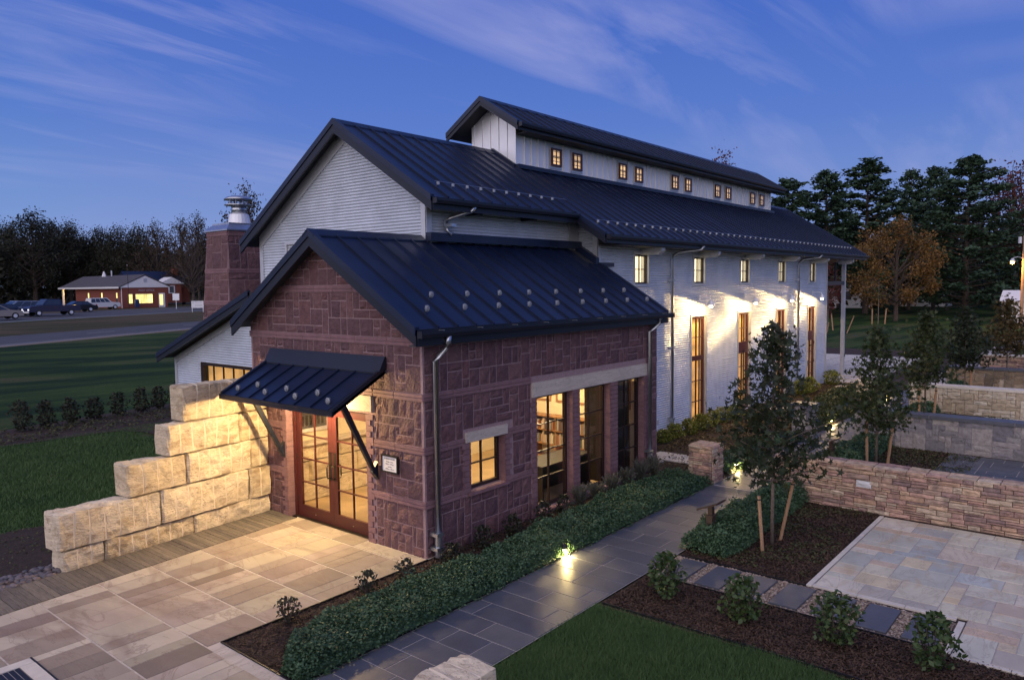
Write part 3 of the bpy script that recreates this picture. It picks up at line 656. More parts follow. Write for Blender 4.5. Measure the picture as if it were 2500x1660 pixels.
for s in (-1, 1): dk.prism([(7.0, 4.9 + s * 1.28, cz(3.62)), (7.0, 4.9, cz(4.9)), (7.0, 4.9, cz(4.9) - .1), (7.0, 4.9 + s * 1.28, cz(3.62) - .1)], (19.15, 0, 0))
cr = dk.build('roof', 'soffit', B)
slope(cr, 7.0, 26.15, 3.62, cz(3.62) + .004, 4.9, 9.524); slope(cr, 7.0, 26.15, 6.18, cz(3.62) + .004, 4.9, 9.524)
rake(cr, 6.96, 3.61, cz(3.61) + .01, 4.9, 9.53, .2); rake(cr, 6.96, 6.19, cz(3.61) + .01, 4.9, 9.53, .2); rake(cr, 26.12, 3.61, cz(3.61) + .01, 4.9, 9.53, .2)
ridgecap(cr, 6.94, 26.2, 4.9, 9.535, .63)
MB().box(7.0, 3.585, 8.53, 26.15, 3.615, 8.71).build('eave_fascia', 'fascia', cr); gutter(cr, 6.98, 26.2, 3.583, 8.60); MB().box(7.5, 3.62, 8.545, 26.1, 4.10, 8.56).build('soffit_board', 'soffit', cr)

# --- lean-to on the left of the gable
corr('corrugated_wall', Y, -X, (2.43, 0, 0), [(8.42, 13.2, 0, 1.35), (lambda z: 11.75, lambda z: 13.2, 1.35, 2.42), (8.42, lambda z: min(13.2, 8.42 + (4.22 - z) / .36), 2.42, 4.2)])
trim(2.405, 13.12, 0, 2.425, 13.24, 2.5)
lw = window(Y, -X, (2.43, 8.45, 1.35), 3.28, 1.05, 6, 1, .07, .10, ('darkframe', 'glass'), 'curtain')
b = MB(); b.prism([(2.40, 8.44, 4.05), (2.40, 13.2, 2.33), (2.40, 13.2, 2.50), (2.40, 8.44, 4.22)], (.02, 0, 0)); b.build('gable_trim', 'trim', B)
MB().box(2.5, 13.1, 0, 11, 13.2, 2.5).build('side_wall', 'metal', B)
dk = MB(); dk.prism([(2.05, 8.40, 4.40), (2.05, 13.5, 2.56), (2.05, 13.5, 2.46), (2.05, 8.40, 4.30)], (9, 0, 0)); lr = dk.build('roof', 'soffit', B)
slope(lr, 2.05, 11.05, 13.5, 2.565, 8.40, 4.405); rake(lr, 2.0, 13.52, 2.57, 8.42, 4.41, .22)
# --- chimney: battered sandstone stack with metal cap and flue
CX, CY, TP = 4.95, 13.3, .058
def chh(z): return .62 + (6.3 - z) * TP
def chx(z): return .98 + (6.3 - z) * TP
ch = MB(); V = []
for z in (1.5, 6.3): V += [(CX - chx(z), CY - chh(z), z), (CX + chx(z), CY - chh(z), z), (CX + chx(z), CY + chh(z), z), (CX - chx(z), CY + chh(z), z)]
ch.add(V, [(0, 3, 2, 1), (4, 5, 6, 7), (0, 1, 5, 4), (1, 2, 6, 5), (2, 3, 7, 6), (3, 0, 4, 7)])
ch = ch.build('chimney', 'mortar', B)
def chim_face(front):
    for z0, z1, band in ((3.2, 4.0, 0), (4.0, 4.13, 1), (4.13, 4.99, 0), (4.99, 5.12, 1), (5.12, 6.14, 0), (6.14, 6.28, 1), (3.07, 3.2, 1), (2.4, 3.07, 0)):
        zm = (z0 + z1) / 2
        if front: w = 2 * chh(zm); o = Vector((CX - chx(z0), CY + chh(zm), z0)); u = -Y; n = -X
        else: w = 2 * chx(zm); o = Vector((CX - chx(zm), CY - chh(z0), z0)); u = X; n = -Y
        lean = Vector((TP, 0, 1)) if front else Vector((0, TP, 1))
        lean.normalize(); n = (n - lean * n.dot(lean)).normalized()
        if band:
            for q in range(2):
                x = 0
                while x < w - .05:
                    ww = min(.6, w - x); c = o + u * (x + ww / 2) + lean * ((z1 - z0) * (.25 + .5 * q)); link('band_stone', flatBand, ch, basis(u, n, lean, c, ww - .006, .028, (z1 - z0) / 2 - .006)); x += ww
        else:
            for s in ashlar(w - .02, z1 - z0, 4, .13, R, None, (2, 4)): put_stone(ch, u, n, o + u * .01, *s, v=lean)
chim_face(True); chim_face(False)
cp = MB(); hx0, hx1, hy = chx(6.3), chx(6.3), chh(6.3)
def ring(z, e): return [(CX - hx0 - e, CY - hy - e, z), (CX + hx1 + e, CY - hy - e, z), (CX + hx1 + e, CY + hy + e, z), (CX - hx0 - e, CY + hy + e, z)]
V = ring(6.29, .07) + ring(6.33, .07) + ring(6.50, -.12) + ring(6.55, -.12); FB = [(3, 2, 1, 0)] + [(j * 4 + i, j * 4 + (i + 1) % 4, j * 4 + 4 + (i + 1) % 4, j * 4 + 4 + i) for j in range(3) for i in range(4)] + [(12, 13, 14, 15)]
cp.add(V, FB); cp.build('chimney_cap', 'pipe', ch)
fx, fy = 4.72, 13.28
MB().lathe((fx, fy, 6.55), [(.36, 0), (.30, .30), (.24, .34)], 20).build('flue_base', 'flat_metal', ch, smooth=False)
MB().lathe((fx, fy, 6.86), [(.23, 0), (.23, .30)], 20).build('flue_pipe', 'pipe', ch, smooth=True)
MB().lathe((fx, fy, 7.12), [(.20, 0), (.44, .02), (.44, .035), (.20, .05)], 24).build('flue_collar', 'pipe', ch)
for k in range(8):
    a = k * math.pi / 4; MB().box(fx + .27 * math.cos(a) - .02, fy + .27 * math.sin(a) - .02, 7.16, fx + .27 * math.cos(a) + .02, fy + .27 * math.sin(a) + .02, 7.32).build('flue_fin', 'pipe', ch)
MB().lathe((fx, fy, 7.31), [(.44, 0), (.44, .03), (.36, .085), (.2, .13), (.02, .15)], 24).build('flue_hood', 'pipe', ch, smooth=True)

# --- place stones: the 300 largest in view as parts, the rest of each wall joined
STONES.sort(key=lambda s: -s[0])
for w, me, mw, par in STONES[:300]: link('stone', me, par, mw)
rest = {}
for w, me, mw, par in STONES[300:]: rest.setdefault(par.name, (par, []))[1].append((me, mw))
for par, items in rest.values(): bake('stone', items, 'sand', par)

# --- awning over the doors
aw = MB(); AL, AR = .86, 4.26; az = lambda x: 3.13 + x * .52     # x from 0 to -1.13
aw.prism([(0, AL, 3.12), (-1.13, AL, az(-1.13) - .01), (-1.13, AL, az(-1.13) - .07), (0, AL, 3.06)], (0, AR - AL, 0)); aw = aw.build('awning', 'soffit', B)
dv = Vector((1.13, 0, .5876)); Lw = dv.length; dv.normalize(); nv = Vector((-dv.z, 0, dv.x)); wv = (AR - AL) / 7.45
apm = MB(); apm.box(0, 0, 0, wv - .003, Lw - .12, .006).box(-.011, 0, 0, .011, Lw - .12, .04); apm = apm.mesh('roof_panel', 'roof')
for k in range(7):
    o = Vector((-1.13, AR - .06 - k * wv, az(-1.13) + .002)); mw = Matrix(((0, dv[0], nv[0], o[0]), (-1, dv[1], nv[1], o[1]), (0, dv[2], nv[2], o[2]), (0, 0, 0, 1))); link('roof_panel', apm, aw, mw)
MB().prism([(-1.14, AL, az(-1.14) - .06), (-.05, AL, 3.04), (-.05, AL, 3.17), (-1.14, AL, az(-1.14) + .05)], (0, .06, 0)).build('rake_cap', 'fascia', aw); MB().prism([(-1.14, AR - .06, az(-1.14) - .06), (-.05, AR - .06, 3.04), (-.05, AR - .06, 3.17), (-1.14, AR - .06, az(-1.14) + .05)], (0, .06, 0)).build('rake_cap', 'fascia', aw)
MB().box(-1.17, AL, az(-1.15) - .075, -1.132, AR, az(-1.15) + .02).build('eave_fascia', 'fascia', aw)
MB().prism([(-.0302, AL - .01, 3.33), (-.055, AL - .01, 3.33), (-.20, AL - .01, 3.07), (-.20, AL - .01, 3.04), (-.0302, AL - .01, 3.14)], (0, AR - AL + .02, 0)).build('wall_flashing', 'fascia', aw)
for k, (y, lo) in enumerate(((3.89, 1), (3.47, 0), (3.0, 1), (2.56, 0), (2.09, 1), (1.66, 0), (1.18, 1))):
    x = -1.0 if lo else -.85; link('snow_guard', sg, aw, Matrix.Translation((x, y, az(x) + .06)) @ Matrix.Rotation(rad(-90), 4, 'Z'))
for y in (1.16, 3.95):
    br = MB(); br.prism([(-.03, y - .035, 1.27), (-.10, y - .035, 1.27), (-.80, y - .035, 2.60), (-.70, y - .035, 2.62)], (0, .07, 0)); br = br.build('brace', 'fascia', aw)
    MB().prism([(-.032, y - .045, 1.18), (-.155, y - .045, 1.34), (-.12, y - .045, 1.40), (-.032, y - .045, 1.50)], (0, .09, 0)).build('bracket', 'fascia', br)
MB().box(-.62, 2.25, 2.60, -.42, 3.0, 2.66).build('soffit_light', 'bulb', aw)
def lamp(name, typ, loc, power, col, par=None, size=.05, **kw):
    l = bpy.data.lights.new(name, typ); l.energy = power; l.color = col
    if typ in ('POINT', 'SPOT'): l.shadow_soft_size = size
    for k, v in kw.items(): setattr(l, k, v)
    o = bpy.data.objects.new(name, l); COL.objects.link(o); o.location = loc
    if par: o.parent = par
    return o
WARM = (1, .69, .32)
lamp('light', 'POINT', (-.5, 2.6, 2.5), 360, WARM, aw, .06)

# --- downspouts
def downspout(pts, bracket_z=(), shoe=None, r=.045, par=B):
    d = MB(); d.tube(pts, r, 10); d = d.build('downspout', 'pipe', par, smooth=True)
    x, y = pts[-1][0], pts[-1][1]
    if shoe: MB().lathe((x, y, shoe[0]), [(r + .012, 0), (r + .02, .01), (r + .02, shoe[1]), (r + .012, shoe[1] + .01)], 12).build('pipe_shoe', 'pipe', d, smooth=False)
    for z in bracket_z: MB().box(x - .09, y - .065, z - .03, x + .06, y + .12, z + .03).build('pipe_bracket', 'pipe', d)
    return d
downspout([(.33, -.29, 3.70), (.33, -.27, 3.58), (.33, -.22, 3.50), (.22, -.14, 3.36), (.18, -.12, 3.28), (.17, -.12, .05)], (.42, .18), (.03, .38))
downspout([(7.42, -.29, 3.70), (7.42, -.25, 3.58), (7.30, -.15, 3.46), (7.22, -.12, 3.38), (7.2, -.12, .05)], (.55,), (.03, .45))
for x in (11.7, 22.5): downspout([(x + .55, .92, 5.6), (x + .53, 1.0, 5.48), (x + .12, 1.52, 5.40), (x, 1.62, 5.32), (x, 1.65, 5.2), (x, 1.65, .05)], (.48, 2.6, 4.6), (.03, .4))
downspout([(3.30, 1.80, 6.14), (3.26, 1.86, 6.05), (2.98, 2.2, 5.93), (2.93, 2.28, 5.86), (2.93, 2.28, 5.66), (2.98, 2.16, 5.58)], (5.76,))
MB().box(10.95, 1.735, .42, 11.05, 1.745, .55).build('outlet_box', 'trim', B)

# --- gooseneck wall lamps above the tall windows
for c in BAY[1:]:
    wl = MB().box(c - .06, 1.70, 3.98, c + .06, 1.742, 4.12).build('wall_lamp', 'flat_metal', B)
    MB().tube([(c, 1.70, 4.05), (c, 1.55, 4.07), (c, 1.38, 4.05), (c, 1.34, 3.98)], .016, 7).build('lamp_arm', 'flat_metal', wl)
    sh = MB().lathe((c, 1.34, 3.80), [(.12, 0), (.115, .05), (.07, .13), (.035, .18)], 16).build('lamp_shade', 'flat_metal', wl)
    MB().lathe((c, 1.34, 3.74), [(.02, 0), (.05, .025), (.05, .055), (.02, .08)], 10).build('lamp_bulb', 'bulb', wl)
    lamp('light', 'SPOT', (c, 1.30, 3.74), 190, (1, .66, .27), wl, .03, spot_size=rad(176), spot_blend=.04).rotation_euler = Vector((-.16, .33, -.80)).to_track_quat('-Z', 'Y').to_euler()
# --- porch at the far end
MB().box(29.29, 1.79, 0, 29.45, 1.95, 5.62).build('porch_column', 'trim', B); MB().box(29.29, 7.9, 0, 29.45, 8.06, 5.62).build('porch_column', 'trim', B)
MB().box(26.45, 1.81, 4.34, 29.288, 1.93, 4.52).build('porch_beam', 'fascia', B); MB().box(26.45, 1.81, 5.39, 29.288, 1.93, 5.6).build('porch_beam', 'fascia', B); MB().box(28.0, 1.84, 4.521, 28.07, 1.9, 5.389).build('porch_post', 'fascia', B)

# --- inside of the entrance wing, seen through the glass
inn = MB(); inn.box(.26, .26, -.01, 7.45, 4.76, .012); inn.build('interior_floor', 'floor', B)
MB().box(7.38, .26, .012, 7.48, 4.6, 3.2).build('interior_wall', 'cream_wall', B); MB().box(.27, 4.66, .012, 7.3, 4.76, 3.2).build('interior_wall', 'cream_wall', B); MB().box(.27, .26, 3.2, 7.4, 4.76, 3.25).build('interior_ceiling', 'cream_wall', B)
for y in (.5, 1.7, 2.9): MB().box(7.355, y, 1.45, 7.379, y + .05, 2.75).box(7.355, y + 1.0, 1.45, 7.379, y + 1.05, 2.75).box(7.355, y + .05, 1.45, 7.379, y + 1.0, 1.5).box(7.355, y + .05, 2.7, 7.379, y + 1.0, 2.75).build('wall_panel_frame', 'wood', B)
limeI = [flat_mesh('interior_block', 'lime', .04)]
for z0, z1, xs_ in ((.012, .42, (.3, 1.5, 2.9, 4.2)), (.43, .85, (.3, .9, 2.2, 3.6, 4.2)), (.86, 1.2, (.3, 1.7, 2.6, 4.2))):
    for a, c in zip(xs_, xs_[1:]): link('interior_block', limeI[0], B, basis(X, -Y, Z, ((a + c) / 2, 4.66, (z0 + z1) / 2), c - a - .01, .22, z1 - z0 - .008))
MB().box(.28, 4.36, 1.205, 4.3, 4.66, 1.26).build('wall_ledge', 'limesm', B)
lamp('light', 'AREA', (2.2, 2.6, 3.1), 130, (1, .70, .36), B, size=1.6); lamp('light', 'AREA', (5.8, 2.2, 3.1), 190, (1, .74, .40), B, size=1.6)
# ================================================================== GROUND
SA = Vector((.891, .454, 0)); TA = Vector((-.454, .891, 0))
HT = [(-1500, 0), (-60, 0), (0, 0), (18, 0), (24, .18), (31, .58), (39, 1.0), (46, 1.12), (52, 1.36), (59, 1.6), (75, 1.7), (100, 1.75), (130, 2.4), (200, 4), (1500, 12)]
def hgt(x, y):
    t = x * TA.x + y * TA.y
    for (a, ha), (b, hb) in zip(HT, HT[1:]):
        if t <= b: return ha + (hb - ha) * (t - a) / (b - a)
    return HT[-1][1]
def strip(name, m, t0, t1, s0, s1, dz, ns=1):
    ts = [t0] + [a for a, _ in HT if t0 < a < t1] + [t1]; b = MB(); V = []
    for t in ts:
        for i in range(ns + 1):
            p = SA * (s0 + (s1 - s0) * i / ns) + TA * t; V.append((p.x, p.y, hgt(p.x, p.y) + dz))
    n = ns + 1; b.add(V, [(j * n + i, j * n + i + 1, (j + 1) * n + i + 1, (j + 1) * n + i) for j in range(len(ts) - 1) for i in range(ns)])
    return b.build(name, m, kind='structure')
def grassm(name, g1, g2, dry, dryness, stripe=1.0):
    m = bpy.data.materials.new(name); m.use_nodes = True; t = m.node_tree; b = t.nodes['Principled BSDF']; b.inputs['Roughness'].default_value = .9; b.inputs['Specular IOR Level'].default_value = .15
    geo = N(t, 'ShaderNodeNewGeometry'); mp = N(t, 'ShaderNodeMapping'); mp.inputs['Rotation'].default_value = (0, 0, rad(-24)); mp.inputs['Scale'].default_value = (.16, 1, 1); t.links.new(geo.outputs['Position'], mp.inputs[0])
    n1 = N(t, 'ShaderNodeTexNoise'); n1.inputs['Scale'].default_value = .55; n1.inputs['Detail'].default_value = 5; t.links.new(mp.outputs[0], n1.inputs[0])
    n2 = N(t, 'ShaderNodeTexNoise'); n2.inputs['Scale'].default_value = .09; n2.inputs['Detail'].default_value = 6; n2.inputs['Roughness'].default_value = .65; t.links.new(geo.outputs['Position'], n2.inputs[0])
    n3 = N(t, 'ShaderNodeTexNoise'); n3.inputs['Scale'].default_value = 14; n3.inputs['Detail'].default_value = 5; t.links.new(geo.outputs['Position'], n3.inputs[0])
    r1 = ramp(t, [(.42, g1), (.58, g2)]); t.links.new(n1.outputs[0], r1.inputs[0])
    r2 = ramp(t, [(dryness, (0, 0, 0)), (dryness + .16, (1, 1, 1))]); t.links.new(math_n(t, 'MULTIPLY_ADD', n1.outputs[0], .45, math_n(t, 'MULTIPLY', n2.outputs[0], .55)), r2.inputs[0])
    c = mixc(t, 'MIX', r2.outputs[0], r1.outputs[0], dry); r3 = ramp(t, [(.3, (.6, .6, .6)), (.7, (1.35, 1.35, 1.35))]); t.links.new(n3.outputs[0], r3.inputs[0])
    t.links.new(mixc(t, 'MULTIPLY', 1, c, r3.outputs[0]), b.inputs['Base Color'])
    bu = N(t, 'ShaderNodeBump'); bu.inputs['Strength'].default_value = .7; bu.inputs['Distance'].default_value = .05; n4 = N(t, 'ShaderNodeTexNoise'); n4.inputs['Scale'].default_value = 40; t.links.new(geo.outputs['Position'], n4.inputs[0]); t.links.new(n4.outputs[0], bu.inputs['Height']); t.links.new(bu.outputs[0], b.inputs['Normal'])
    M[name] = m
grassm('lawn', (.011, .032, .007), (.042, .076, .014), (.085, .068, .04), .515)
grassm('dry_grass', (.05, .05, .022), (.07, .06, .03), (.10, .075, .042), .45)
strip('lawn', 'lawn', -1500, 39, -1500, 1500, -.03); strip('lawn', 'dry_grass', 46, 59, -1500, 1500, -.03); strip('lawn', 'dry_grass', 75, 1500, -1500, 1500, -.03)
strip('road', 'asphalt', 39, 46, -1500, 1500, -.02); strip('road', 'asphalt', 59, 75, -1500, 1500, -.02)
strip('road_edge_line', 'paint', 39.35, 39.47, -1500, 1500, -.012)
for k in range(-6, 12): strip('road_lane_mark', 'paint', 42.5, 42.62, -20 + k * 12, -17 + k * 12, -.012)
strip('gravel_shoulder', 'gravelbed', 38.3, 39, -1500, 1500, -.024)
def poly(name, m, pts, z, kind='structure', t=0):
    b = MB()
    if t: b.prism([(x, y, z - t) for x, y in pts], (0, 0, t))
    else: b.add([(x, y, z) for x, y in pts], [tuple(range(len(pts)))])
    o = b.build(name, m); o['kind'] = kind; return o
poly('mulch_bed', 'mulch', [(-14, 18.9), (-.58, 19.3), (6, 20.5), (7, 13.3), (2.4, 13.3), (2.3, 15.2), (1.9, 16.1), (-1.3, 16.4), (-14, 16.6)], .004)
poly('mulch_bed', 'mulch', [(-14, 7.1), (-3.6, 7.3), (-2.2, 6.7), (-1.0, 5.4), (0, 5.1), (2.4, 5.1), (2.4, 4.5), (-.2, 4.8), (-14, 4.6)], .004)
poly('pebble_bed', 'gravelbed', [(-14, 4.65), (-3.95, 4.75), (-3.95, 4.15), (-14, 3.35)], .006)
poly('mulch_bed', 'mulch', [(-3.63, -1.70), (13.4, -1.70), (13.4, -.02), (-3.63, -.02)], .002); poly('mulch_bed', 'mulch', [(7.8, -.02), (13.4, -.02), (13.4, 1.74), (7.8, 1.74)], .002)
poly('mulch_bed', 'mulch', [(13.4, -1.70), (28, -1.70), (28, 1.74), (13.4, 1.74)], .002)
for k in range(5): poly('mulch_bed', 'mulch', [(2.72 + 6.7 * k, -9.5), (7.1 + 6.7 * k, -9.5), (7.1 + 6.7 * k, -3.16), (2.72 + 6.7 * k, -3.16)], .002)
poly('mulch_bed', 'mulch', [(.40, -9.5), (1.68, -9.5), (1.68, -3.16), (.28, -3.16)], .002); poly('gravel_strip', 'gravelbed', [(1.70, -7.2), (2.70, -7.2), (2.70, -3.17), (1.70, -3.17)], .004)
# steel edging along the beds
for a, c in (((-3.65, -.05), (-.02, -.05)), ((-3.65, -.05), (-3.65, -1.7)), ((1.69, -3.17), (1.69, -7.2)), ((2.71, -3.17), (2.71, -5.24)), ((.34, -3.2), (.40, -7.6)), ((-3.65, -1.71), (6.5, -1.71))):
    d = (Vector(c) - Vector(a)).normalized(); p = Vector((-d.y, d.x)) * .008
    MB().prism([(a[0] + p.x, a[1] + p.y, -.02), (c[0] + p.x, c[1] + p.y, -.02), (c[0] - p.x, c[1] - p.y, -.02), (a[0] - p.x, a[1] - p.y, -.02)], (0, 0, .055)).build('bed_edging', 'iron')['kind'] = 'structure'

# ------------------------------------------------------------------ paving: every slab a piece of its setting
def slab_mesh(m, t=.04):
    b = MB(); e = .5; i = .49; b.add([(-e, -e, 0), (e, -e, 0), (e, e, 0), (-e, e, 0), (-e, -e, .8), (e, -e, .8), (e, e, .8), (-e, e, .8), (-i, -i, 1), (i, -i, 1), (i, i, 1), (-i, i, 1)],
        [(0, 1, 5, 4), (1, 2, 6, 5), (2, 3, 7, 6), (3, 0, 4, 7), (4, 5, 9, 8), (5, 6, 10, 9), (6, 7, 11, 10), (7, 4, 8, 11), (8, 9, 10, 11)]); return b.mesh('slab', m)
SLM = {k: slab_mesh(k) for k in ('patio', 'blue', 'slate', 'patio2', 'comb', 'white_stone', 'creamcap')}
def slab(par, m, x0, y0, x1, y1, z0=0.0, h=.03, gap=.01, name='slab'):
    if x1 - x0 < .03 or y1 - y0 < .03: return
    return link(name, SLM[m], par, Matrix.LocRotScale(Vector(((x0 + x1) / 2, (y0 + y1) / 2, z0)), None, Vector((x1 - x0 - gap, y1 - y0 - gap, h * R.uniform(.95, 1.03)))))
def yin(x): return 3.11 + (x + 5.13) * .1022
def yout(x): return 4.09 + (x + 4.87) * .0816
# entrance terrace
ter = poly('terrace', 'limesm', [(-9.5, -1.71), (-3.66, -1.71), (-3.66, -.04), (.24, -.04), (.24, 3.9), (0, yin(0)), (-9.5, yin(-9.5))], .021)
cx = [-9.05, -8.17, -7.3, -6.42, -5.55, -4.67, -3.83, -2.98, -2.10, -1.22, -.36]
RT = random.Random(21)
def tslab(x0, x1, y0, y1):
    # top end follows the slanting border
    yt0, yt1 = yin(x0) - .012, yin(x1) - .012
    if y1 < min(yt0, yt1) - .02: slab(ter, 'patio', x0, y0, x1, y1, .004, .022, .009)
    else:
        g = .005; MB().prism([(x0 + g, y0 + g, .004), (x1 - g, y0 + g, .004), (x1 - g, yt1, .004), (x0 + g, yt0, .004)], (0, 0, .022)).build('slab', 'patio', ter)
for a, c in zip(cx, cx[1:]):
    y = -1.70 if c < -3.6 else -.03; top = max(yin(a), yin(c))
    if a < -3.6 < c: y = -.03
    while y < top - .05:
        h = RT.choice((.22, .27, .36, .42, .5)); y2 = y + h
        if top - y2 < .25: y2 = top + 1
        if a < -5.33 and -1 < y < 1.42 and y2 > 1.42: y2 = 1.42
        if not (c <= -5.32 and a < -5.3 and .2 < (y + y2) / 2 < 1.42): tslab(a + .006, c - .006, y, y2)
        y = y2
y = -.03
while y < 3.6:
    h = RT.choice((.45, .6, .75)); slab(ter, 'patio', -.354, y, -.035 if not 1.42 < y + h / 2 < 3.86 else .05, min(y + h, 3.62), .004, .022, .009); y += h
# floor grate set in the terrace
gr = thing('floor_grate', 'dark square floor grate in a pale stone frame at the corner of the terrace', 'floor grate', (-5.98, .76, .005))
for x0, y0, x1, y1 in ((-.65, .49, .65, .65), (-.65, -.65, .65, -.49), (-.65, -.49, -.49, .49), (.49, -.49, .65, .49)): slab(gr, 'creamcap', x0, y0, x1, y1, .0, .03, .004, 'frame_stone')
for k in range(16): MB().box(-.485 + k * .061, -.485, .002, -.485 + k * .061 + .05, .485, .022).build('grate_bar', 'iron', gr)
MB().box(-.488, -.488, -.004, .488, .488, .002).build('pit', 'darkwood', gr); MB().box(.652, -.66, -.004, .668, .66, .031).build('gasket', 'iron', gr)
# combed grey border along the limestone wall
cb = poly('paved_border', 'dirtm', [(-9.5, yin(-9.5)), (.0, yin(0)), (.0, yout(0)), (-9.5, yout(-9.5))], .004)
for k in range(108):
    x0 = -9.4 + k * .087; x1 = x0 + .087
    MB().prism([(x0 + .003, yin(x0) + .006, .005), (x1 - .003, yin(x1) + .006, .005), (x1 - .003 , yout(x1) - .004, .005), (x0 + .003, yout(x0) - .004, .005)], (0, 0, .022 + R.uniform(0, .008))).build('slab', 'comb', cb)
# bluestone path
pa = poly('path', 'mortarg', [(-9.5, -3.145), (60, -3.145), (60, -1.725), (-9.5, -1.725)], .0175)
RP = random.Random(5); last = None
for k in range(-20, 60):
    x0 = -.20 + k * .434; x1 = x0 + .434
    if any(abs((x0 + x1) / 2 - (6.85 + 6.7 * q)) < .27 for q in range(4)): continue
    opts = [o for o in ([-1.99], [-2.44], [-2.87], [-2.0, -2.88], [-2.43], [-2.2, -2.75]) if o != last]; last = o = RP.choice(opts)
    ys = [-3.14] + sorted(o) + [-1.73]
    for y0, y1 in zip(ys, ys[1:]): slab(pa, 'blue', x0, y0, x1, y1, .003, .02, .011)
for q in range(4):
    xa = 6.60 + 6.7 * q
    for j in range(14): slab(pa, 'slate', xa + j * .036, -3.14, xa + j * .036 + .036, -1.73, .003, .017 + .006 * (j % 2), .004)
# stepping stones in pea gravel
st = poly('stepping_path', 'gravelbed', [(1.70, -7.19), (2.69, -7.19), (2.69, -3.18), (1.70, -3.18)], .008)
for k in range(7): slab(st, 'blue' if k % 3 else 'slate', 1.77, -3.74 - k * .563, 2.61, -3.34 - k * .563, .008, .03, .01)
# pale flagstone terrace on the right
def flagged(name, m, reg, border, z=.006, cw=.16, m2='patio2'):
    x0, y0, x1, y1 = reg; p = poly(name, 'mortarg', [(x0, y0), (x1, y0), (x1, y1), (x0, y1)], z + .018)
    rr = random.Random(int(x0 * 10)); nx, ny = x1 - x0, y1 - y0
    for a in ashlar(ny, nx, int(nx / .215), .2, rr, None, (2, 4), (.35, .45, .2)):
        slab(p, 'white_stone' if name == 'flagstone_terrace' and rr.random() < .02 else m2, x0 + a[1], y0 + a[0], x0 + a[3], y0 + a[2], z, .024, .012)
    for bx in border: slab(p, 'creamcap' if m2 == 'patio2' else m2, *bx, z, .028, .006, 'edging_stone')
    return p
flagged('flagstone_terrace', 'mortarg', (2.84, -9.5, 6.9, -5.33), [(2.72 + k * .7, -5.32, 2.72 + k * .7 + .7, -5.24) for k in range(6)] + [(2.74, -5.32 - (k + 1) * .62, 2.83, -5.32 - k * .62) for k in range(3)])
flagged('flagstone_terrace', 'mortarg', (1.68, -9.5, 2.83, -7.3), [(1.66, -7.29, 2.73, -7.21)] + [(1.6, -7.29 - (k + 1) * .62, 1.67, -7.29 - k * .62) for k in range(3)])
flagged('slate_terrace', 'mortarg', (9.6, -9.5, 13.6, -5.33), [], m2='slate')
flagged('cream_terrace', 'mortarg', (16.3, -9.5, 20.3, -5.2), [])
for x0, x1, y0, y1 in ((7.95, 8.5, .2, 1.6), (8.6, 9.4, -.6, .8), (24.9, 25.6, -.3, .9), (17.6, 18.4, .2, 1.4)): slab(poly('stone_step', 'dirtm', [(x0, y0), (x1, y0), (x1, y1), (x0, y1)], .006), 'creamcap', x0, y0, x1, y1, .006, .03)
fs = poly('porch_paving', 'mulch', [(26.5, -3), (45, -3), (45, 8), (26.5, 8)], .004)
for i in range(11):
    for j in range(7):
        slab(fs, 'creamcap', 26.6 + i * 1.25, .2 + j * 1.1, 27.6 + i * 1.25, 1.25 + j * 1.1, .004, .03)

# ------------------------------------------------------------------ limestone block walls with drill grooves
M['groove'] = mat('drill_groove', [(.70, .60, .46), (.64, .54, .40)], .85, 6, .12, .2)
def block(L, D, H, rnd, sp=.245, amp=.027):
    """rough block, x 0..L, y 0..D (front at 0), z 0..H; half-round drill grooves every sp"""
    n = max(2, int(round(L / sp))); s = L / n; xs = []
    for i in range(n):
        a, b = i * s, (i + 1) * s
        if i: xs.append((a + .013, 1))
        xs += [(a + s * .33, 1), (a + s * .66, 1), (b - .013, 1)] if i < n - 1 else [(a + s * .33, 1), (a + s * .66, 1), (b - .02, 1), (b, 2)]
        if i < n - 1: xs.append((b, 0))
    xs = [(0, 2), (.03, 1)] + xs
    prof = [(0, 0), (0, .25), (0, .5), (0, .75), (0, 1), (.33, 1), (.66, 1), (1, 1), (1, .5), (1, 0)]; k = len(prof); V = []; F = []; G = []
    ph = rnd.uniform(0, 6.28)
    for j, (x, ty) in enumerate(xs):
        for i, (y, z) in enumerate(prof):
            oy = -1 if y == 0 else 1 if y == 1 else 0; oz = -1 if z == 0 else 1 if z == 1 else 0
            big = amp * (.55 * math.sin(x * 3.1 + ph + z * 2.3) + .45 * math.sin(x * 6.7 + 2 * ph - z * 4.1 + y * 3) + .3 * math.sin(x * 13 + z * 7 + ph))
            if ty == 0: a = big * .8 - .004
            elif ty == 2: a = -.02 + rnd.uniform(-.02, .006)
            else: a = big + amp * rnd.uniform(-.35, .35) * (2.0 if oz > 0 and oy == 0 else 1)
            if oy and oz: a -= .012
            if oz < 0: V.append((x, y * D + oy * a, .004))
            else: V.append((x + (rnd.uniform(-.012, .012) if ty == 2 else 0), y * D + oy * a, z * H + oz * a * .8))
    for j in range(len(xs) - 1):
        g = xs[j][1] == 0 or xs[j + 1][1] == 0
        for i in range(k):
            q = (i + 1) % k; F.append((j * k + i, j * k + q, (j + 1) * k + q, (j + 1) * k + i)); G.append(1 if g else 0)
    F = [tuple(reversed(f)) for f in F]
    F += [tuple(range(k)), tuple(range(len(V) - 1, len(V) - k - 1, -1))]; G += [0, 0]
    me = bpy.data.meshes.new('block'); me.from_pydata(V, [], F); me.materials.append(M['lime']); me.materials.append(M['groove']); me.polygons.foreach_set('material_index', G); me.update(); return me
RB = random.Random(3)
LW = thing('limestone_wall', 'stepped wall of huge pale limestone blocks beside the entrance doors', 'stone wall', (-3.92, 4.12, 0), math.atan2(.38, 3.92))
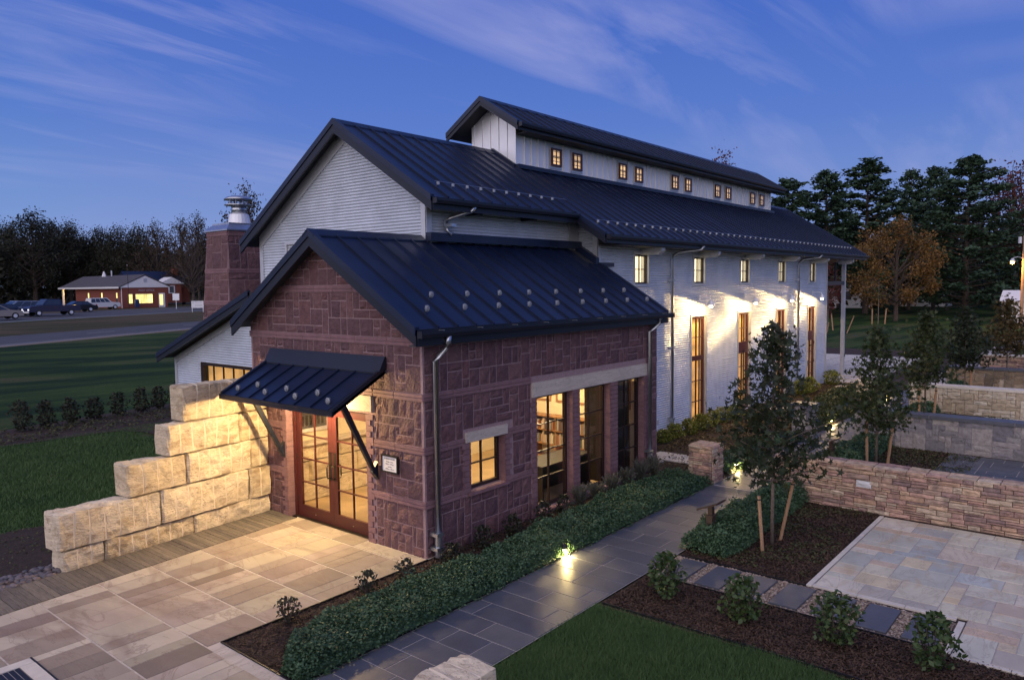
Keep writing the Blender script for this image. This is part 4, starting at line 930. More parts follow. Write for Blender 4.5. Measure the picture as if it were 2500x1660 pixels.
for z0, z1, segs, y0 in ((.0, .375, (-.05, .60, 2.24, 3.92), .0), (.38, .975, (-.14, 1.60, 3.42, 3.92), -.045), (.98, 1.545, (1.02, 2.13, 3.50, 3.93), -.02), (1.55, 2.115, (1.76, 3.25, 3.93), -.03), (2.12, 2.76, (2.10, 3.93), -.01)):
    for a, c in zip(segs, segs[1:]):
        link('block', block(c - a - .022, .46 + RB.uniform(-.03, .03), z1 - z0 - .016, RB), LW, Matrix.Translation((a, y0 + RB.uniform(-.012, .012), z0)))
LF = thing('limestone_wall', 'low pale limestone block wall end at the bottom edge beside the path', 'stone wall', (-2.76, -3.93, 0))
for a, c in ((-1.9, 0), (-3.7, -1.91), (-5.4, -3.71)): link('block', block(c - a, .52, .595, RB), LF, Matrix.Translation((a, 0, 0)))

# ------------------------------------------------------------------ garden walls and gate piers on the right
def rocks(m, n=4, rough=.35, edge=.5): return [rock_mesh('stone', m, 40 + s, rough, edge) for s in range(n)]
RK = {m: rocks(m) for m in ('ledge', 'ashgrey', 'cream', 'rubble')}
def courses(L, H, hmin, hmax, wmin, wmax, rnd):
    z = 0; out = []
    while z < H - .02:
        h = min(rnd.uniform(hmin, hmax), H - z)
        if H - z - h < hmin * .6: h = H - z
        x = -rnd.uniform(0, wmin)
        while x < L - .03:
            w = rnd.uniform(wmin, wmax); x1 = x + w if L - x - w > wmin * .7 else L
            if rnd.random() < .28 and h > hmin * 1.25: hh = h * rnd.uniform(.4, .6); out += [(max(0, x), z, x1, z + hh), (max(0, x), z + hh, x1, z + h)]
            else: out.append((max(0, x), z, x1, z + h))
            x = x1
        z += h
    return out
def face(par, m, u, n, o, rects, dep=.05, gap=.010, lim=None, jit=0):
    for r in rects:
        c = Vector(o) + Vector(u) * ((r[0] + r[2]) / 2) + Z * ((r[1] + r[3]) / 2); s = R.choice((1, -1)); a = R.uniform(-jit, jit)
        u2 = Vector(u) * math.cos(a) + Z * math.sin(a); v2 = Z * math.cos(a) - Vector(u) * math.sin(a)
        mw = basis(u2, n, v2, c, (r[2] - r[0] - gap) * s, dep * R.uniform(.6, 1.5), (r[3] - r[1] - gap))
        link('stone', R.choice(RK[m]), par, mw)
def garden_wall(kind, x, y0, label, H=.9, th=.45, ye=-9.5, cap=None, rects=None, core='dirtm', jit=0, group=None, dep=.05):
    t = thing('garden_wall', label, 'stone wall', (x, y0, 0), 0, group); L = y0 - ye
    MB().box(.0, -L, 0, th, 0, H - .01).build('core', core, t)
    face(t, kind, -Y, -X, (0, 0, 0), rects, dep, jit=jit); face(t, kind, X, -Y, (0, -L, 0), [(0, 0, th, H)])
    if cap:
        cl, cm, ct = cap; y = .03; k = 0
        while y > -L:
            ln = min(cl, L + y); MB().box(-.06, y - ln + .006, H, th + .06, y - .006, H + ct).build('capstone', cm, t); MB().box(-.05, y - ln - .006, H, th + .05, y - ln + .006, H + ct - .008).build('cap_joint', 'mortarg', t); y -= ln
    else:
        y = 0
        while y > -L:
            ln = R.uniform(.25, .6); a, c = .0, R.uniform(.18, .27)
            for x0, x1 in ((a, c), (c, th)):
                V0 = (x0 + x1) / 2; mw = Matrix(((-(0), 0, 0, 0),) * 4)
                mw = basis(Y, Z, X, (V0, y - ln / 2, H - .02), ln - .015, .06 * R.uniform(.8, 1.4), x1 - x0 - .01); link('stone', R.choice(RK[kind]), t, mw)
            y -= ln
    return t
rw = random.Random(9)
garden_wall('ledge', 7.1, -3.15, 'long brown dry-laid ledgestone wall with one pale grey stone, nearest of the garden walls', .90, .42, rects=courses(6.35, .90, .055, .12, .14, .42, rw))
o = link('white_block', RK['ledge'][0], bpy.data.objects['garden_wall'], basis(Y, -X, Z, (-.012, -1.75, .555), .27, .055, .13)); o.data = o.data.copy(); o.data.materials[0] = M['white_stone']; o['label'] = 'pale grey square stone'
garden_wall('ashgrey', 13.8, -2.9, 'grey squared-stone wall under a dark slate coping', .86, .42, cap=(1.9, 'slate', .085), rects=ashlar(6.6, .86, 6, .15, rw, None, (1, 3), (.5, .42, .08)), core='mortarg', dep=.03)
garden_wall('cream', 20.5, -2.9, 'cream fieldstone wall with a long pale cap', .86, .42, cap=(2.4, 'creamcap', .08), rects=ashlar(6.6, .86, 7, .13, rw, None, (1, 3), (.55, .4, .05)), core='dirtm', jit=.04)
garden_wall('rubble', 27.2, -2.9, 'brown rubble wall under a blue grey coping behind the cream wall', .86, .42, cap=(1.7, 'slate', .08), rects=ashlar(6.6, .86, 5, .17, rw, None, (1, 3), (.5, .4, .1)), core='mortarg', jit=.25)
garden_wall('ledge', 33.9, -3.2, 'farthest low stone wall with a pale cap below the lawn', .86, .42, cap=(2.4, 'creamcap', .07), rects=courses(6.3, .86, .09, .15, .25, .7, rw))
def pier(kind, x, label, H=.84, rects=None, core='dirtm', capm=None, w=.56, d=.55):
    t = thing('gate_pier', label, 'stone pillar', (x, -1.69, 0), 0, 'stone piers beside the path'); MB().box(.0, 0, 0, d, w, H - .01).build('core', core, t)
    for u, n, o, L in ((Y, -X, (0, 0, 0), w), (X, -Y, (0, 0, 0), d)):
        face(t, kind, u, n, o, rects(L, H))
    if capm: MB().box(-.05, -.05, H, d + .05, w + .05, H + .08).build('capstone', capm, t)
    else:
        for i in range(3): link('stone', R.choice(RK[kind]), t, basis(X, Z, Y, (d / 2, w * (i + .5) / 3, H - .02), d, .06, w / 3 - .01))
    return t
pier('ledge', 7.2, 'brown ledgestone pier left of the path near the hedge end', rects=lambda L, H: courses(L, H, .06, .11, .12, .32, rw))
pier('ashgrey', 13.9, 'grey ashlar pier with a slate cap left of the path, half behind the young tree', rects=lambda L, H: ashlar(L, H, 6, .14, rw, None, (1, 3)), core='mortarg', capm='slate')
pier('cream', 20.6, 'cream stone pier with a pale cap left of the path, far off', rects=lambda L, H: ashlar(L, H, 6, .14, rw, None, (1, 3)), capm='creamcap')

# ------------------------------------------------------------------ small things by the path
def sign_stand(x, label):
    t = thing('sign_stand', label, 'sign stand', (x, -3.33, 0), 0, 'brown sign stands along the path')
    MB().box(-.075, -.055, 0, .075, .055, .49).build('post', 'brown', t); MB().box(-.09, -.07, .49, .09, .07, .515).build('collar', 'brown', t); MB().box(-.05, -.04, .515, .05, .04, .66).build('neck', 'brown', t)
    MB().prism([(-.17, .19, .585), (-.17, -.19, .745), (-.17, -.19, .775), (-.17, .19, .615)], (.34, 0, 0)).build('panel', 'brown', t)
    MB().prism([(-.15, .165, .6285), (-.15, -.165, .7675), (-.15, -.165, .7695), (-.15, .165, .6305)], (.30, 0, 0)).build('panel_face', 'slate', t)
sign_stand(3.6, 'brown metal sign stand with tilted panel in front of the near tree stakes')
sign_stand(10.3, 'brown metal sign stand with tilted panel just behind the ledgestone wall')
sign_stand(17.0, 'brown metal sign stand farthest along the path beside the second young tree')
fr = thing('framed_notice', 'small framed notice in a black frame on the red stone wall right of the doors', 'notice', (-.06, .78, 1.51))
b = MB(); b.box(-.02, -.205, -.15, .02, .205, -.125).box(-.02, -.205, .125, .02, .205, .15).box(-.02, -.205, -.125, .02, -.18, .125).box(-.02, .18, -.125, .02, .205, .125); b.build('frame', 'iron', fr)
MB().box(-.008, -.18, -.125, .018, .18, .125).build('sheet', 'white', fr)
def text(s, size, loc, par, m='iron', rot=(rad(90), 0, rad(-90)), align='CENTER'):
    c = bpy.data.curves.new('lettering', 'FONT'); c.body = s; c.size = size; c.align_x = align; c.extrude = .0006
    o = bpy.data.objects.new('lettering', c); COL.objects.link(o); dg = bpy.context.evaluated_depsgraph_get(); me = bpy.data.meshes.new_from_object(o.evaluated_get(dg)); bpy.data.objects.remove(o); me.materials.clear(); me.materials.append(M[m])
    o = link('lettering', me, par); o.location = loc; o.rotation_euler = rot; return o
text('BUSINESS HOURS', .034, (-.0105, 0, .075), fr); text('Monday - Friday', .028, (-.0105, 0, .03), fr); text('9:00 am - 5:00 pm', .028, (-.0105, 0, -.01), fr); text('Saturday', .028, (-.0105, 0, -.055), fr); text('10:00 am - 5:00 pm', .028, (-.0105, 0, -.095), fr)
def path_light(x, y, label, power):
    t = thing('path_light', label, 'path light', (x, y, 0), 0, 'small path lights at the bed edge')
    MB().tube([(0, 0, 0), (0, 0, .16)], .014, 6).build('stem', 'iron', t); MB().lathe((0, 0, .155), [(.05, 0), (.052, .02), (.04, .07), (.012, .09)], 12).build('hood', 'iron', t)
    MB().lathe((0, 0, .112), [(.018, 0), (.032, .012), (.032, .036), (.018, .042)], 10).build('lens', 'bulb2', t)
    lamp('light', 'POINT', (0, -.045, .10), power, (1, .72, .28), t, .03)
path_light(1.49, -1.73, 'glowing path light in the low hedge beside the bluestone path', 40)
path_light(8.75, -1.60, 'glowing path light just beyond the brown ledgestone pier', 30); path_light(16.1, -1.60, 'glowing path light beyond the grey ashlar pier', 30); path_light(22.9, -1.6, 'glowing path light far down the path behind the young trees', 16)

# framed photo, bookcase and furniture inside
ph = thing('wall_picture', 'framed black and white picture above the ledge seen through the right door', 'picture', (1.15, 4.64, 1.72)); MB().box(-.42, -.02, -.28, .42, .015, .28).build('mount', 'white', ph); MB().box(-.34, -.024, -.2, .34, -.021, .2).build('print', 'slate', ph)
for k in range(6): MB().box(-.30 + k * .1, -.027, -.14, -.24 + k * .1, -.0245, .08).build('print_window', 'darkwood', ph)
bc = thing('bookcase', 'low wooden bookcase full of books behind the tall windows', 'bookcase', (7.2, 2.2, .012))
for z in (0, .36, .72, 1.08): MB().box(-.16, -1.7, z, .15, 1.7, z + .03).build('shelf', 'wood', bc)
for k in range(6): MB().box(-.155, -1.7 + k * .675, .03, .145, -1.67 + k * .675, 1.08).build('upright', 'wood', bc)
bm_ = [mat('book_cloth', [(.45, .40, .32), (.10, .05, .04), (.05, .07, .10), (.55, .5, .4), (.25, .10, .06), (.08, .10, .07)], .7, 30, .1, .05)]; M['book'] = bm_[0]
me = MB().box(-.5, -.5, 0, .5, .5, 1).mesh('book', 'book'); y = -1.6
for row, z in ((0, .405), (1, .765)):
    y = -1.62
    while y < 1.6:
        w = R.uniform(.03, .06); h = R.uniform(.2, .29)
        if not any(abs(y + w / 2 - (-1.685 + k * .675)) < .05 for k in range(6)):
            o = link('book', me); o.location = (7.13, 2.2 + y + w / 2, z); o.scale = (.2, w - .004, h); tag(o, 'upright book on the ' + ('middle' if row == 0 else 'upper') + ' shelf of the low bookcase behind the tall windows', 'book', 'books in the bookcase')
        y += w + (.1 if R.random() < .06 else 0)
dk_ = thing('desk', 'dark desk standing inside behind the first tall window', 'desk', (4.6, .75, .012)); MB().box(-.9, -.35, .72, .9, .35, .76).build('desk_top', 'darkwood', dk_); MB().box(-.88, .30, 0, .88, .33, .718).build('modesty_panel', 'darkwood', dk_); MB().box(-.88, -.33, 0, -.84, .29, .718).build('side_panel', 'darkwood', dk_); MB().box(.84, -.33, 0, .88, .29, .718).build('side_panel', 'darkwood', dk_)
ca = thing('cabinet', 'tall dark cabinet just inside the third tall window', 'cabinet', (6.5, .62, .012)); MB().box(-.62, -.22, 0, .62, .22, 2.3).build('body', 'darkwood', ca); MB().box(-.6, -.235, .05, -.01, -.221, 2.25).build('cabinet_door', 'darkwood', ca); MB().box(.01, -.235, .05, .6, -.221, 2.25).build('cabinet_door', 'darkwood', ca)
# ================================================================== PLANTS
LF_ = {'hedge': leafm('creeping_juniper', [(.020, .052, .030), (.042, .092, .048), (.075, .14, .068), (.11, .18, .085)], .6, .15),
       'tree': leafm('sweetgum_leaf', [(.012, .018, .010), (.020, .030, .013), (.030, .045, .018), (.05, .045, .02)], .5, .22),
       'young': leafm('young_tree_leaf', [(.018, .030, .012), (.035, .055, .018), (.06, .08, .026), (.10, .07, .03)], .5, .3),
       'turning': leafm('turning_leaf', [(.03, .028, .012), (.06, .05, .018), (.11, .075, .022), (.16, .09, .03)], .55, .3),
       'shrub': leafm('viburnum_leaf', [(.022, .042, .015), (.038, .07, .022), (.06, .10, .03), (.10, .13, .04)], .45, .25),
       'rose': leafm('rose_leaf', [(.016, .020, .013), (.028, .035, .018), (.05, .035, .025)], .5, .2),
       'gold': leafm('yellow_green_leaf', [(.07, .10, .015), (.13, .16, .025), (.22, .24, .04), (.30, .30, .07)], .5, .3),
       'lav': leafm('grey_lavender', [(.07, .075, .06), (.11, .115, .09), (.15, .145, .12)], .7, .2),
       'weed': leafm('strawberry_leaf', [(.035, .05, .015), (.07, .075, .025), (.10, .09, .03)], .6, .2),
       'grass': leafm('grass_blade', [(.030, .072, .024), (.055, .115, .038), (.085, .155, .05), (.13, .17, .06)], .7, .2),
       'dark': leafm('dark_oak_leaf', [(.010, .014, .010), (.020, .025, .014), (.034, .036, .02), (.05, .043, .026)], .7, .15),
       'brownleaf': leafm('brown_oak_leaf', [(.030, .022, .013), (.05, .034, .018), (.075, .05, .024)], .7, .2),
       'pine': leafm('pine_needle', [(.022, .046, .028), (.042, .080, .045), (.07, .115, .056)], .7, .12),
       'orange': leafm('orange_maple_leaf', [(.10, .058, .018), (.17, .095, .026), (.22, .12, .03), (.19, .085, .026)], .6, .25),
       'red': leafm('red_maple_leaf', [(.06, .016, .014), (.10, .026, .018), (.15, .04, .025)], .6, .25)}
for k, v in LF_.items(): M['L_' + k] = v
def wob(x, y, s=0): return .5 + .5 * (np.sin(x * 2.3 + s) * np.cos(y * 3.1 + s * 1.7) * .5 + np.sin(x * 5.3 + y * 4.1 + s) * .3 + np.sin(x * 9.7 - y * 8.3 + 2 * s) * .2)
def cover(name, m, region, H, n, size, label=None, cat=None, s=0, kind='quad', body=True, up=.5):
    """low dense planting: region = fn(x) -> (ylo, yhi), x0, x1"""
    x0, x1, fn = region; x = NR.uniform(x0, x1, n); lo, hi = fn(x); lo = lo + .07 * (wob(x * 1.7, x * .3, s) - .5); hi = hi + .12 * (wob(x * 1.3, x * .7, s + 2) - .5)
    v = NR.uniform(0, 1, n); y = lo + (hi - lo) * v
    ex = np.minimum(np.minimum(x - x0, x1 - x) / .25, 1); ed = np.clip(np.minimum(np.minimum(v, 1 - v) * np.abs(hi - lo) / .16, ex), 0, 1)
    h = H * np.sqrt(np.clip(1 - (1 - ed) ** 2, .05, 1)) * (.50 + .62 * wob(x, y, s) + .25 * wob(x * 2.7, y * 2.1, s + 5))
    z = h * (1 - .55 * NR.uniform(0, 1, n) ** 2.2) * NR.uniform(.8, 1.08, n) * np.where(NR.uniform(0, 1, n) > .985, 1.35, 1) ; z = np.maximum(z, .015)
    V, F = leaves(np.stack([x, y, z], 1), size, kind, up); me = meshnp(name, V, F, m); o = link(name, me); o['kind'] = 'stuff'
    if label: tag(o, label, cat)
    if body:
        nx, ny = int((x1 - x0) / .12), 9; gx = np.linspace(x0 + .06, x1 - .06, nx); Vb = []
        lo2, hi2 = fn(gx)
        for j in range(ny):
            vv = j / (ny - 1); yy = lo2 + .04 + (hi2 - lo2 - .08) * vv; e = np.clip(np.minimum(np.minimum(vv, 1 - vv) * np.abs(hi2 - lo2) / .16, np.minimum(gx - x0, x1 - gx) / .25), 0, 1)
            Vb.append(np.stack([gx, yy, H * .45 * np.sqrt(1 - (1 - e) ** 2) * (.7 + .5 * wob(gx, yy, s)) - .01], 1))
        Vb = np.concatenate(Vb); Fb = [(j * nx + i, j * nx + i + 1, (j + 1) * nx + i + 1, (j + 1) * nx + i) for j in range(ny - 1) for i in range(nx - 1)]
        ob = link(name + '_core', meshnp(name + '_core', Vb, Fb, m)); ob.parent = o; ob['kind'] = 'stuff'
    return o
def hL(x): return np.full_like(x, -1.77), np.interp(x, [-3.6, -3.2, -2.5, 0, 2, 5, 7.1], [-1.30, -.95, -.58, -.74, -.66, -.52, -.6])
cover('juniper_hedge', 'L_hedge', (-3.62, 7.15, hL), .28, 56000, .042, 'long low band of dark green creeping juniper between stone wall and path', 'hedge')
for k, (a, c, lo, hi, n, lab) in enumerate(((2.98, 7.0, -4.0, -3.06, 22000, 'low green hedge around the brown sign stand on the right of the path'), (9.6, 13.7, -4.05, -3.06, 12000, 'low green hedge between the ledgestone and grey walls'), (16.3, 20.4, -4.0, -3.06, 8000, 'low green hedge in front of the cream stone wall'), (23.2, 27.1, -3.9, -3.0, 5000, 'small green hedge in front of the rubble wall'), (14.6, 25, -1.72, -.3, 16000, 'long green hedge on the left of the path past the grey pier'))):
    cover('low_hedge', 'L_hedge' if k < 4 else 'L_young', (a, c, lambda x, lo=lo, hi=hi, a=a: (np.interp(x, [a, a + .6, a + 1.4], [lo + .15, lo, lo + .1]), np.full_like(x, hi) if k < 4 else np.interp(x, [14.6, 20, 25], [-.75, -.05, -.2]))), .40 if k < 4 else .48, n, .045 + .008 * k, lab, 'hedge', s=k * 3 + 1)
cover('low_hedge', 'L_hedge', (8.2, 13.2, lambda x: (np.full_like(x, -1.7), np.full_like(x, -.9))), .3, 9000, .05, 'dark low planting between the two stone piers, behind the young tree', 'hedge', s=4)
# scattered weeds / ground cover in beds
def scatter(name, m, x0, x1, y0, y1, n, size, h=.04, label=None, cat=None, thr=.0, kind='quad', s=0, base=0.0):
    x = NR.uniform(x0, x1, n); y = NR.uniform(y0, y1, n); k = wob(x * .8, y * .8, s) > thr; x, y = x[k], y[k]
    z = base + NR.uniform(0, h, len(x)); V, F = leaves(np.stack([x, y, z], 1), size, kind, 1.2); o = link(name, meshnp(name, V, F, m)); o['kind'] = 'stuff'
    if label: tag(o, label, cat)
    return o
scatter('ground_cover', 'L_weed', 2.9, 7.0, -5.15, -3.3, 5200, .05, .05, 'thin creeping ground cover over the mulch beside the pale terrace', 'ground cover', .45)
scatter('ground_cover', 'L_weed', 9.5, 13.6, -6.0, -3.9, 4000, .06, .06, 'brownish ground cover in the bed before the grey wall', 'ground cover', .35, s=3)
scatter('ground_cover', 'L_weed', 16.5, 20.3, -6.0, -3.6, 2500, .07, .06, 'brownish ground cover in the bed before the cream wall', 'ground cover', .35, s=5)
scatter('ground_cover', 'L_turning', 8.0, 14.4, -1.0, 1.2, 7000, .05, .06, 'ochre ground cover between the metal wall and the path', 'ground cover', .3, s=7); scatter('ground_cover', 'L_turning', 14.4, 26.5, -.1, 1.4, 7000, .06, .06, 'ochre ground cover along the far half of the metal wall', 'ground cover', .3, s=8)
scatter('ground_cover', 'L_weed', -9, 5, 16.6, 19.0, 4200, .09, .12, 'sparse yellowish plants in the dark bed across the left lawn', 'ground cover', .4, s=9, base=.02); scatter('ground_cover', 'L_weed', -9, -2.4, 4.8, 7.2, 1600, .05, .06, 'sparse plants in the dark bed behind the limestone wall', 'ground cover', .4, s=11)
# yellow-green shrubs along the metal wall
def bush(name, m, x, y, w, d, h, n, size, label, cat, group=None, kind='quad', stems=7, up=.3, z=0.0, low=.12):
    t = thing(name, label, cat, (x, y, z), R.uniform(0, 6), group); a = NR.uniform(0, 2 * np.pi, n); u = NR.uniform(0, 1, n); r = np.sqrt(NR.uniform(.15, 1, n)) * (.75 + .35 * np.sin(3 * a + x * 7) * np.cos(5 * u + y))
    zz = h * (low + (1 - low) * u); pr = np.sin(np.pi * np.clip(.18 + .72 * u, 0, 1)) ** .8
    P = np.stack([r * pr * w * np.cos(a), r * pr * d * np.sin(a), zz * NR.uniform(.93, 1.04, n)], 1); V, F = leaves(P, size, kind, up)
    link('foliage', meshnp('foliage', V, F, m), t); b = MB()
    for k in range(stems):
        q = 6.28 * k / stems + R.random(); b.tube([(0, 0, 0), (.35 * w * math.cos(q), .35 * d * math.sin(q), h * .45), (.6 * w * math.cos(q), .6 * d * math.sin(q), h * .85)], [.012, .008, .004], 5)
    b.build('stem', 'dbark', t); return t
for k, (x, y, w, h) in enumerate(((10.6, 1.35, .36, .36), (11.3, 1.35, .4, .42), (12.1, 1.3, .42, .45), (12.9, 1.3, .45, .5), (13.7, 1.3, .42, .48), (14.5, 1.3, .42, .5), (15.4, 1.3, .4, .45))):
    bush('golden_shrub', 'L_gold', x, y, w, .34, h, 800, .065, ('yellow green shrub by the metal wall, ' + ('first', 'second', 'third', 'fourth', 'fifth', 'sixth', 'seventh')[k] + ' from the stone wing'), 'shrub', 'yellow green shrubs along the metal wall', up=.6, low=.02)
for x, y, lab in ((23.0, 1.35, 'yellow green shrub left of the farthest tall door of the metal wall'), (25.9, 1.3, 'yellow green shrub at the far corner of the metal wall'), (22.1, 1.3, 'yellow green shrub before the farthest downspout')):
    bush('golden_shrub', 'L_gold', x, y, .55, .45, .6, 700, .09, lab, 'shrub', 'yellow green shrubs along the metal wall', up=.6, low=.02)
# four round shrubs in the mulch, right foreground
for k, (x, y, h, lab) in enumerate(((1.06, -3.82, .66, 'leafy shrub nearest the path at the tip of the mulch bed'), (.98, -4.98, .62, 'leafy shrub second from the path beside the stepping stones'), (1.08, -6.14, .66, 'bright green leafy shrub third from the path, before the terrace corner'), (1.15, -7.2, .68, 'tall narrow leafy shrub at the right edge of the mulch bed'))):
    bush('leafy_shrub', 'L_shrub', x, y, .34, .34, h, 520, .075, lab, 'shrub', 'leafy shrubs in the mulch bed', up=.2)
for x, y, h, lab in ((-2.78, -.22, .36, 'small sparse rose bush nearest the left end of the planting strip'), (-1.55, -.38, .40, 'small rose bush at the terrace edge, second from the left end'), (-.85, -.42, .38, 'small rose bush left of the near downspout'), (.12, -.48, .36, 'dark low rose bush at the foot of the near downspout'), (.95, -.40, .42, 'dark rose bush below the small window'), (1.75, -.42, .42, 'dark rose bush right below the small window sill'), (2.7, -.40, .45, 'dark rose bush left of the first tall window'), (3.3, -.42, .42, 'dark rose bush under the first tall window')):
    bush('rose_bush', 'L_rose', x, y, .24, .22, h, 150 if x < 0 else 260, .06, lab, 'shrub', 'rose bushes along the stone wall', up=.2, stems=6)
for x, h, lab in ((3.95, .55, 'grey feathery plant between the first two tall windows'), (4.55, .45, 'grey feathery plant under the second tall window, left one'), (5.15, .5, 'grey feathery plant under the second tall window, right one'), (5.75, .55, 'grey feathery plant between the second and third tall windows'), (6.35, .65, 'tall grey feathery plant under the third tall window'), (6.95, .62, 'grey feathery plant at the far downspout')):
    t = thing('lavender', lab, 'plant', (x, -.36, 0), 0, 'grey plants under the tall windows'); n = 420; a = NR.uniform(0, 6.28, n); tl = NR.uniform(.1, .5, n); dv_ = np.stack([np.cos(a) * tl, np.sin(a) * tl, np.ones(n)], 1); u = NR.uniform(0, .62, n)
    P = dv_ * (u * h)[:, None]; V, F = leaves(P, .15, 'needle', dirs=dv_ / np.linalg.norm(dv_, axis=1)[:, None]); link('foliage', meshnp('foliage', V, F, 'L_lav'), t)
pl_ = thing('potted_plant', 'small potted plant on the sill inside the small window', 'plant', (1.25, .36, .92)); MB().lathe((0, 0, 0), [(.06, 0), (.08, .13)], 12).build('pot', 'darkwood', pl_)
V, F = leaves(np.array([[R.uniform(-.1, .1), R.uniform(-.06, .06), R.uniform(.15, .42)] for _ in range(70)]), .09, 'quad'); link('foliage', meshnp('foliage', V, F, 'L_rose'), pl_)
for k, (x, y, h) in enumerate(((-.04, 18.6, 1.05), (.72, 18.8, .95), (1.55, 19.0, .9), (2.3, 19.0, .85), (3.2, 19.2, .9), (4.0, 19.2, .95), (4.75, 19.4, .9), (5.5, 19.4, 1.0))):
    bush('boxwood_bush', 'L_dark', x, y, .42, .42, h, 330, .11, 'small dark bush in the lawn bed, ' + ('at the left frame edge', 'second from the left frame edge', 'third from the left frame edge', 'fourth from the left', 'fourth counted from the building', 'third counted from the building', 'second from the building corner', 'nearest the building corner')[k], 'bush', 'row of small bushes across the lawn', z=hgt(x, y) - .05)
# mulch, pebbles, gravel
def chips(name, m, x0, x1, y0, y1, n, l, w, label, cat, mask=None, z=.006):
    x = NR.uniform(x0, x1, n); y = NR.uniform(y0, y1, n)
    if mask is not None: k = mask(x, y); x, y = x[k], y[k]
    n = len(x); L = np.array([(-.5, -.5, 0), (.5, -.5, .15), (.5, .5, 0), (-.5, .5, .1)]); a, b, nv = rot_frames(n, 1.1); s = NR.uniform(.5, 1.4, n)[:, None, None]
    V = np.stack([x, y, z + NR.uniform(0, .02, n)], 1)[:, None, :] + s * (l * L[None, :, 0:1] * a[:, None] + w * L[None, :, 1:2] * b[:, None] + w * L[None, :, 2:3] * nv[:, None])
    o = link(name, meshnp(name, V.reshape(-1, 3), np.arange(4 * n).reshape(n, 4), m)); o['kind'] = 'stuff'; tag(o, label, cat); return o
chips('bark_mulch', 'chip', -3.62, 4, -1.6, -.07, 14000, .05, .011, 'brown bark mulch in the planting strip along the terrace', 'mulch')
chips('bark_mulch', 'chip', .36, 1.66, -8.2, -3.2, 22000, .05, .012, 'brown bark mulch round the four leafy shrubs', 'mulch', lambda x, y: x > .32 + .02 * (-3.2 - y) + .04 * np.sin(y * 2))
chips('bark_mulch', 'chip', 2.75, 7.05, -5.2, -3.2, 20000, .05, .013, 'dark bark mulch below the young tree and its stakes', 'mulch'); chips('bark_mulch', 'chip', 9.5, 13.7, -6, -3.2, 9000, .06, .016, 'bark mulch in the bed behind the ledgestone wall', 'mulch')
def pebbles(name, m, x0, x1, y0, y1, n, r, label, cat, mask=None, z=0.0, flat=.65):
    bm = bmesh.new(); bmesh.ops.create_icosphere(bm, subdivisions=1, radius=1); bv = np.array([v.co[:] for v in bm.verts]); bf = np.array([[v.index for v in f.verts] for f in bm.faces]); bm.free()
    x = NR.uniform(x0, x1, n); y = NR.uniform(y0, y1, n)
    if mask is not None: k = mask(x, y); x, y = x[k], y[k]
    n = len(x); s = r * NR.uniform(.6, 1.35, n); th = NR.uniform(0, 6.28, n); ax = NR.uniform(.75, 1.35, n); px = bv[None, :, 0] * (s * ax)[:, None]; py = bv[None, :, 1] * (s / ax)[:, None]
    V = np.stack([x[:, None] + px * np.cos(th)[:, None] - py * np.sin(th)[:, None], y[:, None] + px * np.sin(th)[:, None] + py * np.cos(th)[:, None], (z + s * flat * NR.uniform(.3, 1.0, n))[:, None] + bv[None, :, 2] * (s * flat)[:, None]], 2)
    F = (bf[None] + (np.arange(n) * len(bv))[:, None, None]).reshape(-1, 3); o = link(name, meshnp(name, V.reshape(-1, 3), F, m, True)); o['kind'] = 'stuff'; tag(o, label, cat); return o
pebbles('pea_gravel', 'pebble', 1.71, 2.68, -7.15, -3.19, 5200, .016, 'pinkish pea gravel between the stepping stones', 'gravel', lambda x, y: ~((x > 1.75) & (x < 2.63) & (((-3.33 - y) % .563) < .42)), .01)
pebbles('river_pebbles', 'river', -9, -3.93, 3.6, 4.7, 1700, .05, 'rounded dark river pebbles at the foot of the limestone wall end', 'pebbles', lambda x, y: (y > 4.13 + (x + 4.4) * .08) & (y < 4.72 + .05 * np.sin(x * 3)), .0)
# grass blades
def blades(name, x0, x1, y0, y1, n, h, w, label, mask=None, zf=None):
    x = NR.uniform(x0, x1, n); y = NR.uniform(y0, y1, n)
    if mask is not None: k = mask(x, y); x, y = x[k], y[k]
    n = len(x); a = NR.uniform(0, 6.28, n); hh = h * NR.uniform(.6, 1.3, n) * (.75 + .5 * wob(x * 1.2, y * 1.2, 3)); b0 = zf(x, y) if zf else np.full(n, -.03); lean = NR.normal(size=(n, 2)) * .45
    p = np.stack([x, y, b0], 1); dx = np.stack([np.cos(a) * w / 2, np.sin(a) * w / 2, np.zeros(n)], 1); tip = p + np.stack([lean[:, 0] * hh, lean[:, 1] * hh, hh], 1)
    V = np.stack([p - dx, p + dx, tip], 1).reshape(-1, 3); o = link(name, meshnp(name, V, np.arange(3 * n).reshape(n, 3), 'L_grass')); o['kind'] = 'stuff'; tag(o, label, 'grass')
blades('grass', -3.6, .36, -8.0, -3.155, 190000, .075, .009, 'dense mown lawn grass in the right foreground corner', lambda x, y: (x < .29 + .02 * (-3.2 - y) + .03 * np.sin(y * 2)) & ~((x < -2.7) & (y > -3.97) & (y < -3.38)))
blades('grass', -8, 4, 7.2, 16.5, 90000, .07, .02, 'mown grass of the dark lawn behind the limestone wall', lambda x, y: ~((x > 2.0) & (y > 4.0) & (y < 15)))

